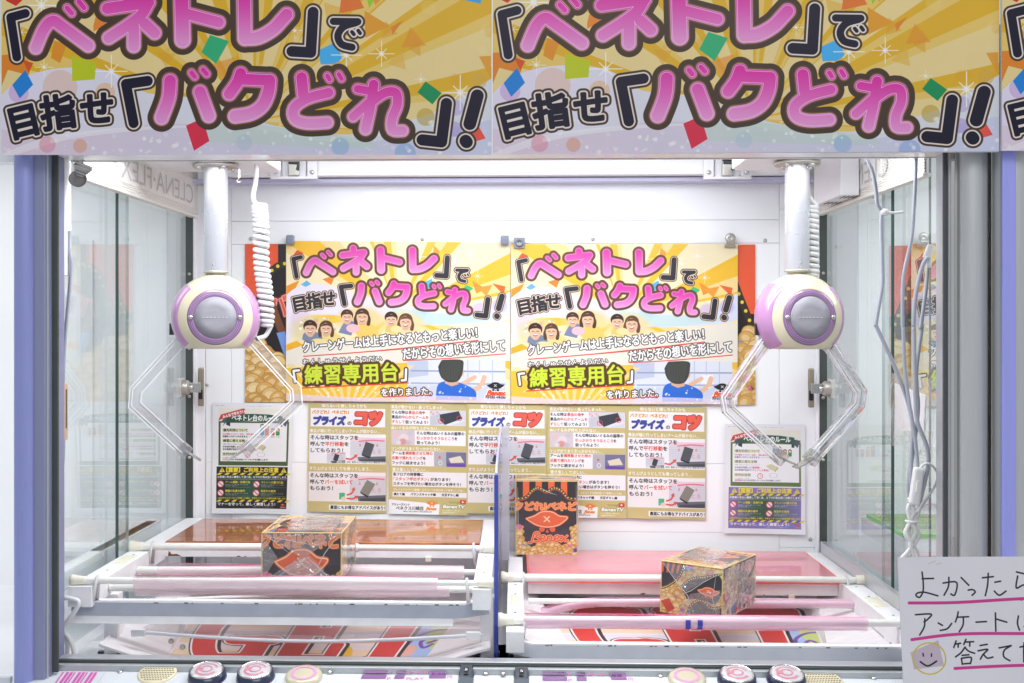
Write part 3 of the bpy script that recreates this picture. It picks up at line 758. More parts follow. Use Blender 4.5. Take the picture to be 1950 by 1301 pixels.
def art_tips_b():
    A = Art(880, 60, 1716, 1240, .5, KHAKI)
    wl = [(1.5, '#fbf7ec')]; bk = [(1.2, '#1c1a1c')]; rd = [(1.2, '#dd4638')]
    def T(t, x0, x1, y, h, l=bk): A.text(t, x0, y, h, l, w=x1 - x0, align='l')
    T('景品が動かない・座ってしまった…', 912, 1490, 103, 40, wl)
    A.rect(915, 130, 1700, 292, '#f9f9fc')
    A.rect(1318, 130, 1697, 290, '#d9dbe6')
    for k in range(6): A.rect(1325 + 22 * k, 140 + 20 * (k % 3), 1343 + 22 * k, 162 + 20 * (k % 3), '#f0a0a8')
    A.poly([(1320, 200), (1425, 170), (1440, 280), (1330, 290)], '#c9cbd6'); A.poly([(1425, 175), (1625, 135), (1660, 215), (1480, 285), (1430, 240)], '#3a4048')
    A.poly([(1480, 285), (1660, 215), (1695, 240), (1540, 290)], '#e4e8f0')
    A.ell(1438, 245, 30, 28, '#e04038', ring=6); A.ell(1632, 212, 30, 28, '#e04038', ring=6)
    T('そんな時は', 918, 1090, 160, 38); T('景品の角', 1096, 1236, 160, 38, rd); T('や', 1240, 1270, 160, 36)
    T('景品の', 918, 1018, 210, 38); T('中心からアームを', 1024, 1306, 210, 38, rd); T('ずらして', 918, 1054, 262, 38, rd); T('狙ってみよう！', 1062, 1300, 262, 38)
    T('ぬいぐるみが持ち上がらない…', 912, 1432, 325, 40, wl)
    A.rect(912, 348, 1697, 506, '#f9f9fc'); A.rect(912, 348, 1160, 506, '#dccfd8')
    for x, y, r, c in [(1040, 430, 52, '#f0e4e4'), (970, 400, 40, '#e9c6cc'), (1110, 380, 34, '#cfc6d2'), (1035, 470, 40, '#d88a86'), (990, 480, 26, '#e9e9ee'), (1090, 480, 30, '#c8bfca')]: A.ell(x, y, r, r * .8, c, soft=14, alpha=.8)
    T('そんな時はぬいぐるみの脇等の', 1180, 1682, 377, 38); T('引っかかりそうなところ', 1180, 1575, 430, 38, rd); T('を', 1580, 1608, 430, 36); T('狙ってみよう！', 1180, 1420, 478, 38)
    T('リングがうまく引っかからない…', 916, 1460, 545, 40, wl)
    A.rect(912, 570, 1702, 729, '#f9f9fc'); A.rect(1362, 572, 1490, 729, '#b9bac4'); A.rect(1490, 572, 1702, 729, '#77769c')
    A.ell(1428, 690, 22, 26, '#eef0f4', ring=7); A.text('※', 1420, 630, 50, [(1, '#e0606a')]); A.poly([(1515, 640), (1640, 610), (1680, 680), (1540, 690)], '#e9e2c8'); A.poly([(1500, 690), (1690, 700), (1690, 729), (1500, 729)], '#6a4fb0')
    T('アームを', 918, 1055, 593, 38); T('横移動させた時の', 1060, 1346, 593, 38, rd); T('反動で揺れたリング', 918, 1240, 645, 38, rd); T('を', 1244, 1272, 645, 36); T('フックに絡ませよう！', 918, 1266, 697, 38)
    T('置き直ししてほしい…', 920, 1300, 768, 40, wl)
    A.rect(920, 790, 1705, 948, '#f9f9fc')
    T('各フロアの両替機に', 928, 1246, 818, 38); T('「スタッフ呼出ボタン」', 932, 1304, 868, 38, rd); T('があります！', 1322, 1530, 868, 38); T('スタッフを呼びたい場合はボタンを押そう！', 928, 1642, 919, 38)
    T('プレイ＆アドバイス動画！ＱＲコードを読み取って参考にしてね！', 930, 1665, 982, 28, [(.8, '#fbf7ec')])
    A.rect(920, 1005, 1705, 1056, '#f9f9fc'); T('横たて編', 932, 1048, 1031, 30); T('バランスキャッチ編', 1110, 1376, 1031, 30); T('交互ずらし編', 1440, 1618, 1031, 30)
    A.poly([(880, 1086), (1418, 1132), (1408, 1240), (880, 1240)], '#fbfbfd')
    T('アミューズメント', 912, 1100, 1140, 26, [(1, '#1c1a1c')]); T('ベネクス川崎店', 955, 1246, 1179, 44); T('神奈川県川崎市川崎区駅前本町', 1030, 1340, 1212, 16, [(.4, '#333333')])
    hat(A, 1335, 1118, .38, '#ee8a34', None, '#ee8a34'); word(A, 1325, 1180, .36, [(0, '#ee8a34')], 12)
    T('YOUTUBE', 1515, 1630, 1108, 28, [(.8, '#7d8f3a')]); A.rect(1632, 1080, 1697, 1124, '#e0443c', rad=12); A.poly([(1655, 1090), (1655, 1114), (1680, 1102)], '#ffffff')
    A.text('BenexTV', 1570, 1150, 52, [(8, '#7d8f3a'), (2.5, '#ffffff')], w=225, skew=.2)
    T('チャンネル登録よろしくお願いします', 1445, 1635, 1192, 18, [(.5, '#fbf7ec')]); T('攻略動画多数公開中です', 1445, 1600, 1215, 18, [(.5, '#fbf7ec')])
    return A

def art_rules(dark, green, stripe, ink, frame):
    A = Art(58, 62, 932, 1268, .5, '#f6f6fa')
    def T(t, x0, x1, y, h, l=None, rot=0): A.text(t, x0, y, h, l or [(1.2, ink)], rot, w=x1 - x0, align='l')
    T('管理番号　台用掲示物', 90, 185, 92, 9, [(.3, '#777777')]); T('ゲームを楽しくご利用いただくために', 430, 700, 96, 9, [(.3, '#999999')])
    A.rect(125, 122, 886, 745, ('v', 122, '#f4f0e2', 300, '#f2f3f0'))
    A.rect(125, 262, 886, 745, frame); A.rect(146, 280, 866, 700, '#fbfbfe')
    A.poly([(165, 320), (215, 265), (205, 220), (160, 250), (185, 285)], '#59606e'); A.poly([(850, 320), (790, 265), (815, 225), (885, 240), (865, 280)], '#59606e')
    A.poly([(205, 200), (350, 185), (500, 180), (650, 185), (815, 205), (815, 285), (650, 262), (500, 257), (350, 262), (210, 285)], green)
    A.poly([(205, 285), (250, 278), (250, 320), (205, 300)], '#27483c'); A.poly([(815, 285), (785, 280), (785, 315), (815, 318)], '#27483c')
    A.text('ベネトレ台のルール', 520, 226, 72, [(3, '#ffffff')], -.01, w=505)
    A.poly([(120, 258), (150, 190), (390, 122), (412, 130), (395, 155), (412, 178), (160, 240)], '#d04a4c')
    A.text('みんなで守ろう！', 278, 186, 36, [(2, '#ffffff')], .27, w=225)
    for x0, x1, y in ((165, 445, 360), (165, 412, 476), (165, 345, 622)): A.rect(x0, y - 17, x1, y + 17, '#eef0b4')
    T('優先利用について', 175, 440, 360, 34); T('練習に使える物', 175, 410, 476, 34); T('交代の目安', 172, 340, 622, 34)
    rd = [(.8, '#d8425c')]
    T('「お子様＆ファミリーの方」「初心者の方」', 168, 540, 403, 22, rd); T('を優先とさせていただきます。', 168, 445, 429, 22); T('みんなで仲良く譲り合ってご利用ください', 460, 800, 430, 13, [(.4, ink)])
    T('※練習に使用できる物は以下のものだけです', 172, 440, 513, 12, [(.3, ink)]); T('①お店が用意した', 172, 345, 541, 22); T('「練習箱」', 352, 445, 541, 22, rd); T('②お客様が当店で', 172, 345, 569, 22); T('「ゲットした景品」', 352, 540, 569, 22, rd)
    T('次のお客様が待っている場合は', 170, 330, 660, 11, [(.3, ink)]); T('20回', 168, 226, 681, 24, rd); T('または５分を目安にバトンタッチをお願いします！', 230, 665, 681, 20)
    for x, y, r, c, h in [(600, 310, 22, '#5a8fd0', 46), (650, 325, 22, '#e57a3a', 46), (714, 355, 20, '#d84a4a', 36), (768, 355, 20, '#3f9e58', 36)]:
        A.rect(x - r, y + r * .6, x + r, 415, c, rad=8); A.ell(x, y, r, r, '#4c3a2c'); A.ell(x, y + r * .25, r * .8, r * .75, '#f4cfae'); A.line([(x - 6, y + 12), (x, y + 15), (x + 6, y + 12)], 1.5, '#a0503c')
    A.poly([(510, 520), (560, 500), (640, 530), (600, 575), (550, 560)], '#dcd7b0'); A.poly([(600, 575), (640, 530), (640, 550), (605, 590)], '#bdb78e')
    A.ell(445, 632, 30, 30, '#d84a4a', ring=6); A.line([(445, 632), (445, 615)], 2, '#d84a4a'); A.line([(445, 632), (457, 638)], 2, '#d84a4a')
    A.ell(590, 625, 46, 26, '#c3c6cc', ring=3)
    A.rect(106, 758, 888, 1212, dark); A.rect(106, 852, 888, 1118, ('h', 106, dark, 420, green)); A.rect(497, 852, 888, 1118, ('h', 520, green, 888, dark))
    y = '#f2dc3a'
    A.text('【重要】ご利用上の注意', 500, 793, 56, [(3, y)], 0, w=570)
    for x in (168, 845):
        A.poly([(x, 765), (x - 32, 818), (x + 32, 818)], y); A.line([(x, 783), (x, 802)], 3, dark); A.ell(x, 810, 3, 3, dark)
    for yy in (826, 1118):
        A.rect(106, yy, 888, yy + 22, stripe)
        for k in range(10): A.poly([(106 + k * 84, yy + 22), (136 + k * 84, yy), (176 + k * 84, yy), (146 + k * 84, yy + 22)], y)
    wt = [(1, '#ffffff')]; yl = [(1, y)]
    T('お客様に安全に練習して頂く為、以下の行為は固くお断りします。', 118, 885, 870, 27, wt); A.rect(118, 893, 880, 896, '#c9cf9a')
    for x, yy, t in [(155, 948, 'アーム揺動・危険行為'), (548, 948, 'マシンへの暴力行為'), (155, 1043, '機器の乱暴な操作'), (545, 1043, '指定外の使用')]:
        A.ell(x, yy, 37, 37, '#d9455c'); A.ell(x, yy, 29, 29, '#f6eef0'); A.line([(x - 22, yy - 20), (x + 22, yy + 20)], 5, '#d9455c')
        T(t, x + 52, x + 52 + len(t) * 27, yy - 22, 28, yl)
        T('台を揺らしたり強く押したりする行為', x + 52, x + 300, yy + 6, 12, [(.3, '#ffffff')]); T('危険な行為はご遠慮ください', x + 52, x + 190, yy + 20, 12, [(.3, '#ffffff')]); A.rect(x + 52, yy + 33, x + 325, yy + 35, '#a9b48a')
    T('上記が守られていないと判断した場合、予告なくサービスの使用を終了致します。', 118, 886, 1100, 20, yl)
    T('マナーを守って、楽しく練習しよう！', 125, 760, 1165, 36, [(1.6, '#ffffff')]); T('※詳細はスタッフまでお尋ねください', 510, 750, 1194, 12, [(.3, '#ffffff')])
    hat(A, 845, 1165, .16, '#c9544a', None, '#c9544a'); word(A, 848, 1192, .2, [(0, '#d8846a')], 12)
    return A

def art_box():
    A = Art(440, 640, 940, 1258, 1.0, '#2e2a30')
    for k in range(9): A.rect(440 + k * 51 + 6, 652, 440 + k * 51 + 57, 800, '#ee6a34' if k % 2 else '#2a2629')
    q = [(440, 795), (520, 785), (570, 730), (620, 705), (688, 735), (750, 705), (810, 730), (860, 785), (940, 795)]
    A.poly([tuple(p)[:2] for p in smoothpts([(a, b, 0) for a, b in q], 5)] + [(940, 1258), (440, 1258)], '#333036')
    for k in range(14):
        rg = random.Random(k); A.ell(rg.uniform(470, 900), rg.uniform(820, 1150), 70, 30, '#474250', rg.uniform(-1, 1), .4, soft=30)
    A.line(q, 12, '#57442c')
    for i, p in enumerate(smoothpts([(a, b, 0) for a, b in q], 6)):
        if i % 2 == 0: A.ell(p.x, p.y, 5, 5, '#ffe98a')
    A.line([(x, y + 14) for x, y in q], 2, '#e8602c')
    A.text('クどれ!ベネど', 680, 858, 74, [(13, '#7a3a24'), (8, '#ffb27a'), (4, '#f0844a')], 0, w=500)
    coins(A, 440, 1000, 940, 1270, 30, 5, lambda x, y: (y > 1165 + 25 * math.sin(x / 40)) or (x < 490 and y > 1030) or (x > 890 and y > 1010))
    hat(A, 690, 962, 1, '#ea683e', '#ffd9a8', '#ea683e', 3)
    A.strokes([(w, 3.5) for w in WORD], [(9, '#a8442c'), (6.5, '#ffd0a0'), (3, '#e8623c')])
    A.rect(440, 640, 940, 653, '#f1dcae'); A.poly([(445, 1015), (475, 1005), (495, 1030), (470, 1055), (445, 1040)], '#e26aa4'); A.poly([(900, 1210), (930, 1200), (940, 1230), (910, 1240)], '#6a3fb0')
    return A
def art_boxside():
    A = Art(0, 0, 500, 500, 1.0, '#2e2a30')
    coins(A, 0, 0, 500, 500, 46, 21)
    A.poly([(0, 0), (190, 0), (140, 120), (60, 200), (0, 220)], '#302c33', 1)
    A.line([(190, 0), (150, 110), (70, 190), (0, 225)], 12, '#57442c')
    for i, p in enumerate(smoothpts([(190, 0, 0), (150, 110, 0), (70, 190, 0), (0, 225, 0)], 6)): A.ell(p.x, p.y, 5, 5, '#ffe98a')
    for k in range(4): A.poly([(k * 46, 0), (k * 46 + 23, 0), (k * 40 + 18, 90), (k * 40, 90)], '#e8643a')
    A.poly([(230, 500), (260, 330), (330, 290), (420, 330), (500, 320), (500, 500)], '#302c33', 1, True)
    for k in range(6): A.poly([(270 + k * 42, 500), (291 + k * 42, 500), (300 + k * 38, 400), (280 + k * 38, 400)], '#e8643a')
    A.line([(200, 500), (250, 340), (330, 280), (420, 330), (500, 310)], 12, '#57442c')
    for i, p in enumerate(smoothpts([(200, 500, 0), (250, 340, 0), (330, 280, 0), (420, 330, 0), (500, 310, 0)], 5)): A.ell(p.x, p.y, 5, 5, '#ffe98a')
    A.poly([(170, 190), (250, 120), (360, 90), (470, 60), (500, 160), (450, 290), (330, 270), (220, 290)], '#2c292f', 1, True)
    A.line([(170, 195), (250, 118), (360, 86), (480, 50)], 11, '#57442c')
    for i, p in enumerate(smoothpts([(170, 195, 0), (250, 118, 0), (360, 86, 0), (480, 50, 0)], 6)): A.ell(p.x, p.y, 5, 5, '#ffe98a')
    A.poly([(0, 330), (70, 300), (120, 380), (60, 420)], '#c9483a'); A.poly([(120, 440), (190, 400), (220, 470), (150, 500)], '#4a6fb8')
    hat(A, 390, 200, .5, '#ea683e', '#ffd9a8', '#ea683e')
    return A

def art_floor():
    A = Art(0, 0, 1000, 1000, 1.0, '#f3eef0')
    for y, c in [(560, '#f6dcc2'), (640, '#e7e2ee'), (700, '#f7dcc0'), (780, '#f0e3e6'), (830, '#f8d9b4')]: A.rect(0, y, 1000, y + 70, c)
    A.poly([(870, 560), (930, 520), (1000, 560), (1000, 1000), (880, 1000)], '#a9c6f0', 1, True); A.poly([(930, 600), (1000, 520), (1000, 800), (960, 760)], '#c9dc7c', 1, True)
    for q in ([(880, 880), (900, 700), (950, 620), (1000, 600)], [(985, 760), (960, 800), (935, 740), (960, 690), (985, 720), (965, 750)]): A.line(q, 8, '#7d4fa8')
    A.ell(915, 830, 24, 60, '#f0b6a4'); A.ell(905, 700, 8, 14, '#5a3f90'); A.ell(870, 760, 8, 14, '#5a3f90')
    A.ell(660, 900, 45, 110, '#f4c31e')
    G = [[(322, 470), (290, 360), (205, 330), (125, 430), (92, 640), (120, 850), (205, 950), (300, 900), (312, 740)], [(225, 735), (350, 735)], [(318, 720), (318, 960)], [(335, 345), (335, 500)], [(170, 352), (275, 356)], [(165, 925), (285, 920)]]
    E = [[(460, 350), (590, 350)], [(462, 345), (462, 945)], [(460, 935), (590, 935)], [(480, 640), (545, 640)], [(618, 360), (618, 500)], [(622, 780), (622, 930)], [(572, 560), (572, 720)]]
    T = [[(738, 350), (912, 350)], [(708, 370), (704, 520)], [(942, 370), (946, 520)], [(825, 350), (825, 945)], [(780, 940), (870, 940)]]
    for g in (G, E, T):
        rr = [44, 46, 40, 24, 50, 52] if g is G else ([52, 46, 55, 44, 24, 26, 18] if g is E else [54, 24, 24, 48, 44])
        st = [([tuple(p)[:2] for p in smoothpts([(a, b, 0) for a, b in q], 5)] if len(q) > 3 else q, r) for q, r in zip(g, rr)]
        A.strokes([([(a + 10, b + 4) for a, b in q], r) for q, r in st], [(13, '#2a2226')], False)
        A.strokes(st, [(13, '#2a2226'), (8, '#fdf6f2'), (0, '#dc3a34')], False)
    return A

def art_sign():
    A = Art(1098, 430, 2560, 1300, .7, '#eceaf0')
    k = '#23222a'
    S = [[(1262, 575), (1340, 574)], [(1263, 530), (1268, 600), (1264, 660), (1240, 700), (1215, 690), (1225, 672), (1275, 667), (1365, 692)],
         [(1405, 606), (1488, 598), (1500, 630), (1480, 688), (1455, 680)], [(1446, 568), (1440, 630), (1408, 688)], [(1530, 570), (1580, 622)], [(1575, 655), (1605, 652), (1622, 668), (1600, 690)],
         [(1675, 572), (1748, 564)], [(1715, 542), (1708, 620), (1690, 692)], [(1758, 602), (1796, 595)], [(1752, 662), (1785, 690), (1830, 662)],
         [(1905, 532), (1960, 545)], [(1912, 560), (1900, 640), (1950, 620), (1990, 645), (1975, 695), (1930, 722)],
         [(1205, 818), (1312, 815), (1290, 848), (1262, 868)], [(1268, 846), (1262, 900), (1228, 955)], [(1360, 876), (1388, 892)], [(1372, 926), (1420, 915), (1452, 880)],
         [(1500, 802), (1494, 830), (1478, 870)], [(1490, 838), (1570, 835)], [(1534, 840), (1530, 890), (1503, 935)], [(1620, 872), (1690, 868)], [(1754, 810), (1752, 932)], [(1756, 850), (1828, 872)],
         [(1908, 830), (1900, 880), (1912, 925)], [(1950, 850), (2010, 846)], [(1945, 900), (1970, 918), (2015, 910)],
         [(1478, 998), (1460, 1042)], [(1470, 1020), (1508, 1014)], [(1492, 1020), (1490, 1040)], [(1546, 988), (1530, 1022)], [(1540, 1006), (1598, 1004)], [(1572, 1008), (1570, 1034)],
         [(1538, 1040), (1508, 1078), (1470, 1106)], [(1536, 1042), (1562, 1068), (1602, 1082)], [(1515, 1096), (1562, 1092)], [(1510, 1116), (1514, 1156)], [(1510, 1116), (1576, 1110), (1570, 1152)], [(1514, 1154), (1570, 1150)],
         [(1642, 1030), (1690, 1022)], [(1626, 1066), (1692, 1056), (1660, 1090), (1640, 1122)], [(1664, 1092), (1688, 1115), (1726, 1108)],
         [(1770, 1046), (1852, 1030)], [(1850, 1032), (1805, 1062), (1800, 1105), (1840, 1132)],
         [(1912, 1040), (1960, 1028)], [(1940, 1010), (1936, 1060), (1934, 1140)], [(1936, 1070), (1985, 1036), (2015, 1070), (2000, 1120), (1970, 1110), (1990, 1095), (2030, 1125)]]
    for q in S: A.line(q, 5.5, k)
    for q in ([(1165, 738), (1500, 738), (1950, 712), (2250, 705)], [(1172, 986), (1500, 952), (1950, 948), (2250, 940)], [(1462, 1184), (1700, 1172), (1950, 1162), (2250, 1155)]): A.line(q, 10.5, '#d83a96')
    A.line([(1310, 475), (1360, 455)], 3, '#d2cfd6'); A.line([(1365, 480), (1400, 470)], 3, '#cfccd4')
    A.poly([(1158, 1072), (1355, 992), (1388, 1165), (1178, 1188)], '#cdbccb')
    A.ell(1288, 1115, 118, 110, '#d8c63a', ring=9); A.line([(1245, 1080), (1247, 1098)], 5, k); A.line([(1304, 1084), (1302, 1100)], 5, k); A.line([(1224, 1136), (1275, 1165), (1336, 1134)], 6, k)
    return A

# ------------------------------------------------------------------ materials
M_white = mat('white_paint', '#f1f1f5', .38, coat=.2, var=.04, vscale=14, bump=.03, bscale=300)
M_panel = mat('white_panel', '#f7f9fb', .42, var=.03, vscale=5, bump=.02, bscale=120)
M_rail = mat('worn_white_steel', '#f3f3f6', .4, var=.08, vscale=34, bump=.08, bscale=90)
M_beam = mat('shaded_beam_steel', '#aeb4c2', .4, var=.1, vscale=26, bump=.05, bscale=90)  # grey-blue puts the shade of the left beam's front face into its colour
M_alu = mat('brushed_aluminium', '#c9ccd0', .3, metal=.6, var=.06, vscale=60, stretch=(40, 40, 1))
M_violet = mat('violet_post_aluminium', '#98a0da', .3, metal=.35, var=.05, vscale=30, stretch=(30, 30, .6), bump=.03)  # violet base colour for the left post only
M_violetflat = mat('violet_grey_trim', '#9095b6', .4, metal=.35, var=.06, vscale=30, stretch=(30, 30, .6))
M_greypost = mat('grey_anodised_aluminium', '#c2c4c4', .34, metal=.4, var=.07, vscale=30, stretch=(30, 30, .6), bump=.03)
M_lilac = mat('lilac_highlight_strip', '#a2a6f2', .3, metal=.2, coat=.3, var=.04, stretch=(20, 20, .5))
M_rubber = mat('dark_rubber', '#434947', .5, var=.15, vscale=40, spec=.5)
M_dark = mat('dark_gap', '#1e1f24', .6)
M_chrome = mat('chrome', '#d8d6d2', .12, metal=1, var=.03)
M_steel = mat('dull_steel', '#b9b7b0', .32, metal=.6, var=.1, vscale=80)
M_pole = mat('satin_aluminium_pole', '#dcdde4', .28, metal=.6, var=.015, vscale=8)
M_ivory = mat('ivory_plastic', '#d3c9ae', .22, coat=.6, var=.05, vscale=22)
M_cream = mat('cream_plastic', '#e8e4d4', .4, var=.05, vscale=40)
M_mauve = mat('mauve_plastic', '#b584b2', .18, coat=.8, var=.06, vscale=18)
M_ring = mat('purple_ring_plastic', '#86698c', .22, coat=.6, var=.06, vscale=40)
M_ringd = mat('pale_lilac_line', '#b792c2', .3, coat=.5, var=.03)
M_lens = mat('grey_lens', '#94929a', .55, coat=.1, var=.12, vscale=30, stretch=(1, 1, 4))
M_cable = mat('white_cable', '#e2e2e2', .45, var=.04)
M_gcable = mat('grey_cable', '#a9adb9', .42, var=.06)
M_rod = mat('white_rod', '#ecebe6', .3, coat=.4, var=.06, vscale=50)
M_sleeve = mat('pink_plastic_sleeve', '#fae2ea', .16, coat=.9, var=.14, vscale=18, stretch=(1, 14, 14), bump=.22, bscale=30, alpha=.6)
M_sleeve2 = mat('rose_plastic_sleeve', '#f4c6de', .15, coat=.9, var=.14, vscale=18, stretch=(1, 14, 14), bump=.22, bscale=30, alpha=.55)
M_sleevee = mat('hot_pink_edge', '#e0558f', .25, coat=.5)
M_acrylic = mat('clear_acrylic', '#fafafc', .03, trans=.86, ior=1.45, var=0, coat=.2)
M_polish = mat('polished_acrylic_edge', '#fafafd', .1, coat=1, var=0, alpha=.9)
M_tip = mat('clear_claw_tip', '#dcdfe2', .12, trans=.75, ior=1.45, var=0)
M_glass = thin('side_glass', '#f9fcfc', 1.52, 0, smear=.07, bodycol='#eef2f2')
M_edge = mat('green_glass_edge', '#3b5450', .2, coat=.8, var=.1, vscale=30)
M_divide = thin('divider_acrylic', '#f4f5fb', 1.45, 0, body=.04, bodycol='#e6e8f4')
M_bluee = mat('blue_acrylic_edge', '#3a4bb0', .2, coat=.8, var=.08)
M_flange = thin('clear_flange', '#e9eaf0', 1.45, .05, body=.32, bodycol='#e4e4ec')
M_bag = thin('clear_bag', '#fafafa', 1.5, .08, body=.12, bodycol='#f4f4f6', bump=.6, bscale=18)
M_paper = mat('white_card', '#f2f1f3', .6, var=.03)
M_tan = mat('tan_card', '#c7a78a', .6, var=.1)
M_yell = mat('aged_label', '#e8e4cf', .6, var=.08)
M_black = mat('black_plastic', '#1d1f26', .3, coat=.4)
M_navy = mat('blue_black_plastic', '#232a4a', .28, coat=.6)
M_pinkart = mat('pink_button_art', '#d48a9c', .35, coat=.9, var=.1)
M_pinkline = mat('pink_print', '#e89ad0', .4)
M_magenta = mat('magenta_print', '#d65cae', .4)
M_plum = mat('plum_print', '#8d5c96', .35, coat=.3)
M_plumd = mat('dark_plum_print', '#4c2f5c', .4)
M_cdome = mat('button_cap', '#d6d0d3', .12, coat=1, var=.06, vscale=60)
M_console = mat('console_white', '#dfe3e8', .25, coat=.6, var=.03, vscale=10)
M_grille = mat('speaker_cream', '#e3d8b8', .5)
M_brown = mat('brown_hole', '#5c5038', .7)
M_key = mat('gunmetal', '#59616a', .3, metal=.7)
M_magnet = thin('smoky_magnet', '#8f97a8', 1.5, .05, body=.45, bodycol='#7d879c')
M_ctext = mat('faded_grey_lettering', '#c6c5c6', .6, var=.1)
M_ridge = mat('ribbed_cream_panel', '#e9e7e0', .45, var=.04)
M_clearsheet = thin('clear_flap', '#f6f2f2', 1.45, .02, body=.16, bodycol='#e9e4e6')
M_rust = mat('rust_chip', '#7a4a30', .8, var=.3)
M_yellowled = mat('board_cream', '#efe9cf', .5)

def wood_mat():
    m = bpy.data.materials.new('varnished_wood'); m.use_nodes = True
    nt = m.node_tree; b = nt.nodes['Principled BSDF']
    tc = nt.nodes.new('ShaderNodeTexCoord'); mp = nt.nodes.new('ShaderNodeMapping'); mp.inputs['Scale'].default_value = (2.2, 42, 1)
    n = nt.nodes.new('ShaderNodeTexNoise'); n.inputs['Scale'].default_value = 5; n.inputs['Detail'].default_value = 9; n.inputs['Distortion'].default_value = 1.2
    r = nt.nodes.new('ShaderNodeValToRGB'); e = r.color_ramp.elements
    e[0].position = .3; e[0].color = lin('#8f4320'); e[1].position = .72; e[1].color = lin('#cc7a3e')
    nt.links.new(tc.outputs['Object'], mp.inputs[0]); nt.links.new(mp.outputs[0], n.inputs[0]); nt.links.new(n.outputs[0], r.inputs[0]); nt.links.new(r.outputs[0], b.inputs['Base Color'])
    b.inputs['Roughness'].default_value = .35; b.inputs['Coat Weight'].default_value = 1; b.inputs['Coat Roughness'].default_value = .05
    return m
M_wood = wood_mat()
def acrylic_mat(name, col, tint, body=.45):
    m = bpy.data.materials.new(name); m.use_nodes = True
    nt = m.node_tree; nt.nodes.clear()
    out = nt.nodes.new('ShaderNodeOutputMaterial'); tr = nt.nodes.new('ShaderNodeBsdfTransparent'); tr.inputs[0].default_value = lin(tint)
    df = nt.nodes.new('ShaderNodeBsdfDiffuse'); df.inputs[0].default_value = lin(col)
    tl = nt.nodes.new('ShaderNodeBsdfTranslucent'); tl.inputs[0].default_value = lin(col)
    gl = nt.nodes.new('ShaderNodeBsdfGlossy'); gl.inputs[1].default_value = .03
    fr = nt.nodes.new('ShaderNodeFresnel')
    ge = nt.nodes.new('ShaderNodeNewGeometry'); io = nt.nodes.new('ShaderNodeMapRange')
    io.inputs['To Min'].default_value = 1.49; io.inputs['To Max'].default_value = 1 / 1.49
    nt.links.new(ge.outputs['Backfacing'], io.inputs[0]); nt.links.new(io.outputs[0], fr.inputs[0])
    tc = nt.nodes.new('ShaderNodeTexCoord'); n = nt.nodes.new('ShaderNodeTexNoise'); n.inputs['Scale'].default_value = 12; n.inputs['Detail'].default_value = 7
    r = nt.nodes.new('ShaderNodeMapRange'); r.inputs['To Min'].default_value = body - .08; r.inputs['To Max'].default_value = body + .1
    nt.links.new(tc.outputs['Object'], n.inputs[0]); nt.links.new(n.outputs[0], r.inputs[0])
    m0 = nt.nodes.new('ShaderNodeMixShader'); m0.inputs[0].default_value = .15
    m1 = nt.nodes.new('ShaderNodeMixShader'); m2 = nt.nodes.new('ShaderNodeMixShader')
    nt.links.new(df.outputs[0], m0.inputs[1]); nt.links.new(tl.outputs[0], m0.inputs[2])
    nt.links.new(r.outputs[0], m1.inputs[0]); nt.links.new(tr.outputs[0], m1.inputs[1]); nt.links.new(m0.outputs[0], m1.inputs[2])
    nt.links.new(fr.outputs[0], m2.inputs[0]); nt.links.new(m1.outputs[0], m2.inputs[1]); nt.links.new(gl.outputs[0], m2.inputs[2])
    nt.links.new(m2.outputs[0], out.inputs[0])
    return m
M_pinkac = acrylic_mat('pink_acrylic', '#ffbac4', '#ffccd2', .7)
M_pinkedge = mat('glowing_pink_acrylic_edge', '#ff5a4c', .3, coat=.6, var=.05)
M_greenac = acrylic_mat('green_acrylic', '#b9e08a', '#d6f0b0', .5)
M_greenedge = mat('lime_acrylic_edge', '#6fe03a', .3, coat=.6, var=.05)

# ------------------------------------------------------------------ the cabinet (large structure first)
XL, XR, YB, ZC, ZF = -.758, .697, .75, .40, -.583
cab = tag(empty('crane_game_cabinet', (0, 0, -.7)), 'white two-bay crane game cabinet with glass sides, lit inside, and a console of round buttons', 'crane game')
cab['kind'] = 'thing'
def part(mb, name, m, parent=cab, label=None):
    o = mb.build(name, m); o.parent = parent
    o.matrix_parent_inverse = Matrix.Translation(parent.location).inverted() if parent.type == 'EMPTY' and parent.parent is None else Matrix.Identity(4)
    if label: o['label'] = label
    return o

# back wall made of flush panels with thin gaps
b = MB(); b.box(XL - .02, XR + .02, .757, .775, ZF, ZC)
part(b, 'back_board', M_panel)
def bw(px): return P(px, 600, YB).x
def bz(py): return P(985, py, YB).z
xs = [bw(392), bw(441), bw(1484), bw(1562)]
b = MB()
g = .0004
for x0, x1, cuts in [(xs[0], xs[1], [250, 400, 882, 1180, 1330]), (xs[1], xs[2], [250, 340, 420, 464, 882, 1012, 1180, 1330]), (xs[2], xs[3], [250, 400, 884, 1040, 1180, 1330])]:
    for y0, y1 in zip(cuts, cuts[1:]):
        b.box(x0 + g, x1 - g, .7505, .7572, bz(y1) + g, bz(y0) - g, bev=.0003)
part(b, 'back_panel', M_panel)
for s, x0, x1 in (('l', XL + .019, xs[0]), ('r', xs[3], XR - .014)):
    b = MB(); b.box(x0 + .001, x1 - .001, .742, .757, ZF, ZC - .14, bev=.001)
    part(b, 'corner_trim', M_white)
for px, py in [(394, 733), (1544, 733), (1543, 1027), (478, 455), (1457, 458), (804, 456), (1129, 456), (1544, 470)]:
    c = P(px, py, .7505); b = MB()
    b.lathe([(.0042, 0), (.0042, .0015), (.0028, .003), (0, .0034)], 14, Matrix.Translation(c) @ Matrix.Rotation(R(90), 4, 'X'))
    b.box(c.x - .002, c.x + .002, c.y - .0042, c.y - .003, c.z - .0005, c.z + .0005)
    part(b, 'screw', M_steel)
